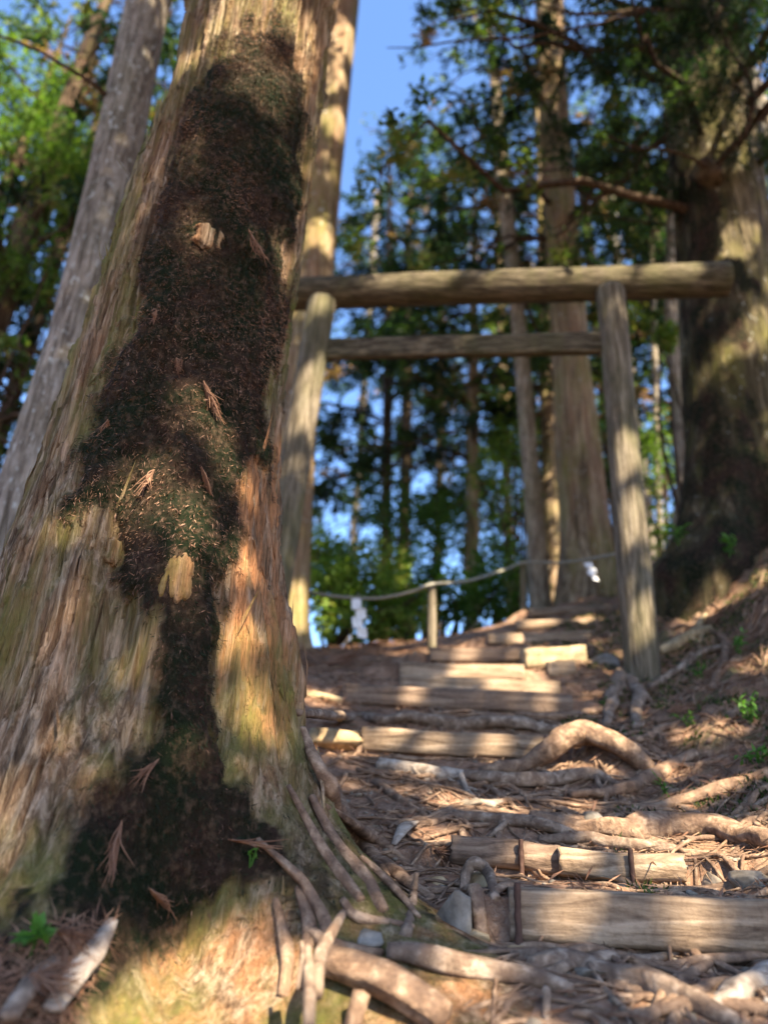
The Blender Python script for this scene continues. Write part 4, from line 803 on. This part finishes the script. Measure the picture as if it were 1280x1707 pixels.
# fallen twigs on bank and mound
tw = MB()
for k in range(1100):
    if k % 3: a_, b_ = .95 + 1.5 * rng.random(), 2.6 + 4.0 * rng.random(); a_ += .12 * (b_ - 4)
    elif k % 2: a_, b_ = -.6 + 1.1 * rng.random(), 4.2 + 1.8 * rng.random()
    else: a_, b_ = -.1 + 1.3 * rng.random(), 1.6 + 2.5 * rng.random()
    th = rng.random() * 6.28; L_ = .08 + .35 * rng.random() ** 2; t_ = np.linspace(-.5, .5, 5); xx = a_ + np.cos(th) * L_ * t_; yy = b_ + np.sin(th) * L_ * t_ + .04 * rng.standard_normal() * (1 - 4 * t_ ** 2)
    zz_ = hfull(xx, yy) + .006 + .02 * rng.random() * (1 - 4 * t_ ** 2); r_ = .002 + .006 * rng.random() ** 2
    tube(tw, np.stack([xx, yy, zz_], -1), [r_, r_ * .9, r_ * .5], 6, 10, cap=False)
tag(tw.build('fallen_twigs', M['root']), kind='stuff')
# mat of fine roots woven over the path
rm = MB(); rk = np.random.default_rng(21)
for k in range(860):
    a_, b_ = -.25 + 1.75 * rk.random(), 1.55 + 2.7 * rk.random() ** 1.2; a_ += .12 * (b_ - 3)
    if k > 620: a_, b_ = 1.0 + 1.5 * rk.random(), 2.8 + 3.4 * rk.random()
    th = (0 if rk.random() < .5 else np.pi) + .55 * rk.normal(); L_ = .2 + .75 * rk.random() ** 2; n_k = 9
    th2 = th + np.cumsum(rk.normal(size=n_k)) * .22; xx = a_ + np.cumsum(np.cos(th2)) * L_ / n_k; yy = b_ + np.cumsum(np.sin(th2)) * L_ / n_k; r_k = .003 + .016 * rk.random() ** 2.4
    z_ = hfull(xx, yy) + r_k * .3 + .012 * rk.random() * np.sin(np.linspace(0, np.pi, n_k)); zl = z_[0]
    tube(rm, np.stack([xx, yy, z_], -1), [r_k * .7, r_k, r_k * .8, r_k * .3], 8, 30, .3, 25, .75, k * .7, wob=.6, cap=False, tint=rk.random())
tag(rm.build('fine_roots', M['root']), kind='stuff')
# moss and low green on the bank
x, y = scatter_xy(60000, .7, 3.0, 2.4, 6.5); kp = (path_side(x, y) > .95) & (fbm(np.stack([x * 2.6, y * 2.6, 0 * x + 4], -1), 4) > .08); x, y = x[kp], y[kp]; z = hfull(x, y); m = len(x); n_ = ground_normal(x, y)
gc = MB(); leaves(gc, np.stack([x, y, z], -1), unit(n_ + .9 * rng.standard_normal((m, 3))), rng.standard_normal((m, 3)), .012 + .03 * rng.random(m), .004 + .008 * rng.random(m), np.clip(.5 + .25 * rng.standard_normal(m), 0, .85))
tag(gc.build('ground_moss', M['needles']), kind='stuff')
# small plants
def plant(px, py, hpx, n, label, name='small_plant', Y=None, lf=(.05, .022)):
    p = P(px, py, Y) if Y else HIT(px, py)[0]; s = (p @ cF) / FPX; H = hpx * s; rt = thing(name, label, 'plant', p); st = MB(); lv = MB()
    for k in range(max(2, n // 7)):
        e = p + np.array([rng.normal() * H * .4, rng.normal() * H * .3, H * (.6 + .5 * rng.random())]); tube(st, [p - np.array([0, 0, .02]), (p + e) / 2 + np.array([0, 0, H * .1]), e], [.003, .0025, .0015], 6, 10, cap=False)
        m = 7; t_ = np.linspace(.35, 1, m)[:, None]; pos = p * (1 - t_) + e * t_ + np.array([0, 0, H * .1]) * (1 - t_)
        leaves(lv, pos, unit(rng.standard_normal((m, 3)) + np.array([0, -.3, .25])), rng.standard_normal((m, 3)) * .3 + np.array([0, -.4, 1]), lf[0] * (.7 + .6 * rng.random(m)), lf[1] * (.7 + .6 * rng.random(m)), rng.random(m))
    st.build('stems', M['sprout'], rt); lv.build('leaves', M['sprout'], rt)
plant(52,1585,34,14,'bright green two-leaf sprout on the litter at the lower left corner','sprout',None,(.05,.028))
plant(1250,1205,40,42,'fresh green seedling tuft on the bank at the right edge',lf=(.045,.012))
plant(1130,905,40,40,'dim green leafy sprig in the shade under the huge trunk',Y=5.4,lf=(.06,.03))
plant(1215,925,34,30,'low green sprig at the foot of the huge trunk',Y=5.3,lf=(.06,.03))
plant(1155,1215,26,26,'small green tuft on the bank below the gate post',lf=(.04,.01))
plant(1010,1178,18,18,'mossy green tuft at the foot of the right gate post',lf=(.03,.012))
plant(418,1440,26,12,'tiny pale fern on the moss at the cedar foot','sprout',lf=(.02,.008))
plant(1230,1090,30,30,'leafy green sprig on the bank near the dull dead spray',lf=(.05,.02))
plant(1165,1130,24,24,'little green plant on the bank right of the gate post',lf=(.04,.016))
plant(1265,1280,36,30,'green weed at the right edge above the slanting root',lf=(.05,.016))
plant(1110,1330,30,26,'grassy tuft hanging on the bank above the fat root',lf=(.05,.008))
# dead cedar sprays
def spray(px, py, ang, Lpx, label, group=None, Y=None, mat='litter', n=30, name='dead_spray', wd=.30, fan=.28):
    p, nn = (P(px, py, Y), np.array([0, -1.0, .3])) if Y else HIT(px, py); s = (p @ cF) / FPX; L = Lpx * s
    d = math.cos(ang) * cR - math.sin(ang) * cU; d = unit(d - (d @ nn) * nn); sd = np.cross(nn, d); mb = MB()
    for k in range(n):
        t_ = rng.random() * .45; f = fan * rng.normal() * .5 + .15 * math.sin(px); e = unit(d + sd * f); o = p + nn * (.012 + .01 * rng.random()) + d * L * t_ * .6
        l_ = L * (.35 + .55 * rng.random()); tube(mb, [o, o + e * l_ * .5 + nn * .01 * rng.normal(), o + e * l_ + sd * L * .08 * rng.normal() + nn * .012 * rng.normal()], [L * .009 + .0008, L * .009 + .0007, .0005], 4, 7, cap=False, tint=np.clip(.45 + .2 * rng.normal(), 0, 1))
    tag(mb.build(name, M[mat], None, loc=p), label, 'dead spray', group)
for px, py, a_, L_, lab in ((335,640,1.45,80,'long orange dead spray hanging in the sun on the upper moss'),(412,388,1.25,70,'pinkish dead spray caught high on the dark moss'),(262,790,1.5,60,'thin upright dead spray on the sunlit moss patch'),
   (330,780,1.2,60,'dead spray on the right of the sunlit moss patch'),(262,1270,2.2,70,'curved dead twig spray on the lower moss'),(350,1310,2.3,60,'crossed dead twigs on the lower moss'),(205,1370,1.6,100,'bundle of dark dead needles hanging on the lower moss'),
   (190,700,2.1,40,'small grey dead spray at the left side of the moss'),(265,520,1.8,36,'small grey dead spray above the centre of the moss'),(290,600,1.7,34,'short pale dead spray at mid height on the moss'),(380,1400,.2,90,'reddish dead spray lying across the foot of the moss'),(240,1480,.7,70,'dead twig lying at the bottom of the moss')):
    spray(px, py, a_, L_, lab, n=12 + int(px) % 14, fan=.12 + .012 * (int(py) % 20))
for px, py, a_, L_, lab in ((1215,1010,2.6,70,'orange dead branch spray glowing in the sun on the bank'),(1160,1030,.6,60,'tan dead branch spray below the orange one on the bank'),(1240,1110,3.6,70,'dull dead spray on the bank at the right edge'),(600,1080,.2,70,'dead brush on the mound left of the first rope post'),
   (540,1110,.4,80,'dead brush on the mound beside the left gate post'),(1110,1190,.3,60,'dead spray on the bank under the right gate post'),(1200,1260,2.9,60,'dead spray above the slanting root on the bank'),(50,1640,1.0,100,'shredded bark fibres on the ground at the lower left corner'),(90,1560,.5,80,'brown dead spray behind the bleached wood strip'),
   (1060,1470,.3,60,'needle spray on the gravel behind the front plank'),(720,1420,.4,60,'needle spray on bare soil near the looped root')):
    spray(px, py, a_, L_, lab, n=40, fan=1.0)

# ================================================================== unseen leaf screen added behind the camera; holes cut where sun should fall
bpy.context.view_layer.update(); dg = bpy.context.evaluated_depsgraph_get()
LIT = [(440,125,62),(410,20,80),(500,60,40),(300,850,62),(250,815,45),(390,790,40),(330,690,40),(405,930,34),(400,1060,34),(420,1180,34),(340,1670,150),(220,1700,90),(460,1640,70),(100,1040,16),(90,880,14),
 (500,330,14),(476,450,12),(452,650,12),(436,740,14),(300,960,26),(348,398,20),(530,635,36),(510,690,24),(530,505,18),(1046,870,44),(1035,760,30),(1070,1035,26),(700,478,30),(850,468,46),(930,464,60),(1010,458,40),(1120,450,50),
 (490,1010,36),(520,640,22),(575,60,34),(540,390,34),(560,200,26),(870,1112,40),(790,1114,34),(840,1142,40),(900,1140,30),(925,1090,44),(970,1085,26),(960,1214,40),(1030,1232,34),(570,1230,40),(530,1165,36),(1080,1405,60),(1100,1445,46),
 (1190,1398,50),(950,1420,34),(960,1345,26),(620,1650,36),(680,1690,34),(1250,1670,44),(1180,1010,34),(1235,988,34),(1190,1210,40),(1110,1290,26),(1150,130,50),(1225,215,40),(1125,265,36),(1250,560,30),(1000,1260,26),
 (900,1440,40),(720,1400,34),(820,1340,26),(1000,1370,40),(1230,1440,40),(1150,1560,34),(950,1540,30),(760,1620,34),(1100,1650,40),(700,1280,26),(660,1215,24),(820,1240,22),(690,1160,22),(1150,1330,30),(1220,1300,26),(900,1040,26),(975,1032,20),(1020,990,26),(940,800,44),(945,640,40),(930,430,30),(945,950,30),(905,850,40),(1250,1120,30),(860,1350,30),(740,1330,26),(1030,1480,40),(720,1240,20)]
lines = []
for px, py, rpx in LIT:
    ok, loc, n, i, o, m = sc.ray_cast(dg, Vector((0, 0, 0)), Vector(ray(px, py)))
    if ok: loc = np.array(loc); lines.append((loc, rpx * (loc @ cF) / FPX * .95))
fb = MB(); NC = 6400; r_ = np.random.default_rng(5)
e1 = unit(np.cross(SUN, [0, 0, 1.0])); e2 = np.cross(e1, SUN)
zc = np.array([.2, 4.2, 1.8]); uu = r_.uniform(-4.6, 4.6, NC); vv = r_.uniform(-3.9, 7.6, NC); tt = 8.5 + 4.5 * r_.random(NC)
cen = zc + e1 * uu[:, None] + e2 * vv[:, None] + SUN * tt[:, None]
kp = fbm(np.stack([uu * 1.1, vv * 1.1, 0 * uu + 3], -1), 3) > -.36; cen = cen[kp]; nl = 15
q = np.repeat(np.arange(len(cen)), nl); pos = cen[q] + r_.standard_normal((len(q), 3)) * .10; ldir = unit(r_.standard_normal(pos.shape)); lln = .14 + .10 * r_.random(len(pos)); mid_ = pos + ldir * (lln * .5)[:, None]
ok = np.ones(len(pos), bool)
for c, r in lines:
    d = mid_ - c; al = d @ SUN; pr = np.linalg.norm(d - al[:, None] * SUN, axis=1); ok &= ~((pr < .035 + r * (.9 + .4 * fbm(pos * 5, 2))) & (al > 0))
pos = pos[ok]; m = len(pos)
leaves(fb, pos, ldir[ok], r_.standard_normal((m, 3)) + 1.2 * SUN, lln[ok], .06 + .06 * r_.random(m), np.clip(.3 + .2 * r_.standard_normal(m), 0, .9))
tag(fb.build('sun_gobo_leaves', M['needles']), kind='stuff')  # added sun blocker, carved open along the rays to the lit spots
tk = MB()
for x, y, h_ in ((-.9, -6.5, 15), (9.2, -4.2, 16), (.2, -10.4, 16), (-3.6, -5.0, 15), (10.6, -7.5, 17)):
    z = float(hbase(np.array([x]), np.array([y]))[0]); tube(tk, [(x, y, z - .3), (x + .1, y, z + h_ * .5), (x, y + .1, z + h_)], [.32, .24, .06], 14, 30, .08, 4, 1, x)
tag(tk.build('unseen_trunks', M['bark_dark']), kind='stuff')  # unseen trunks added to go with the leaf screen, clear of its holes
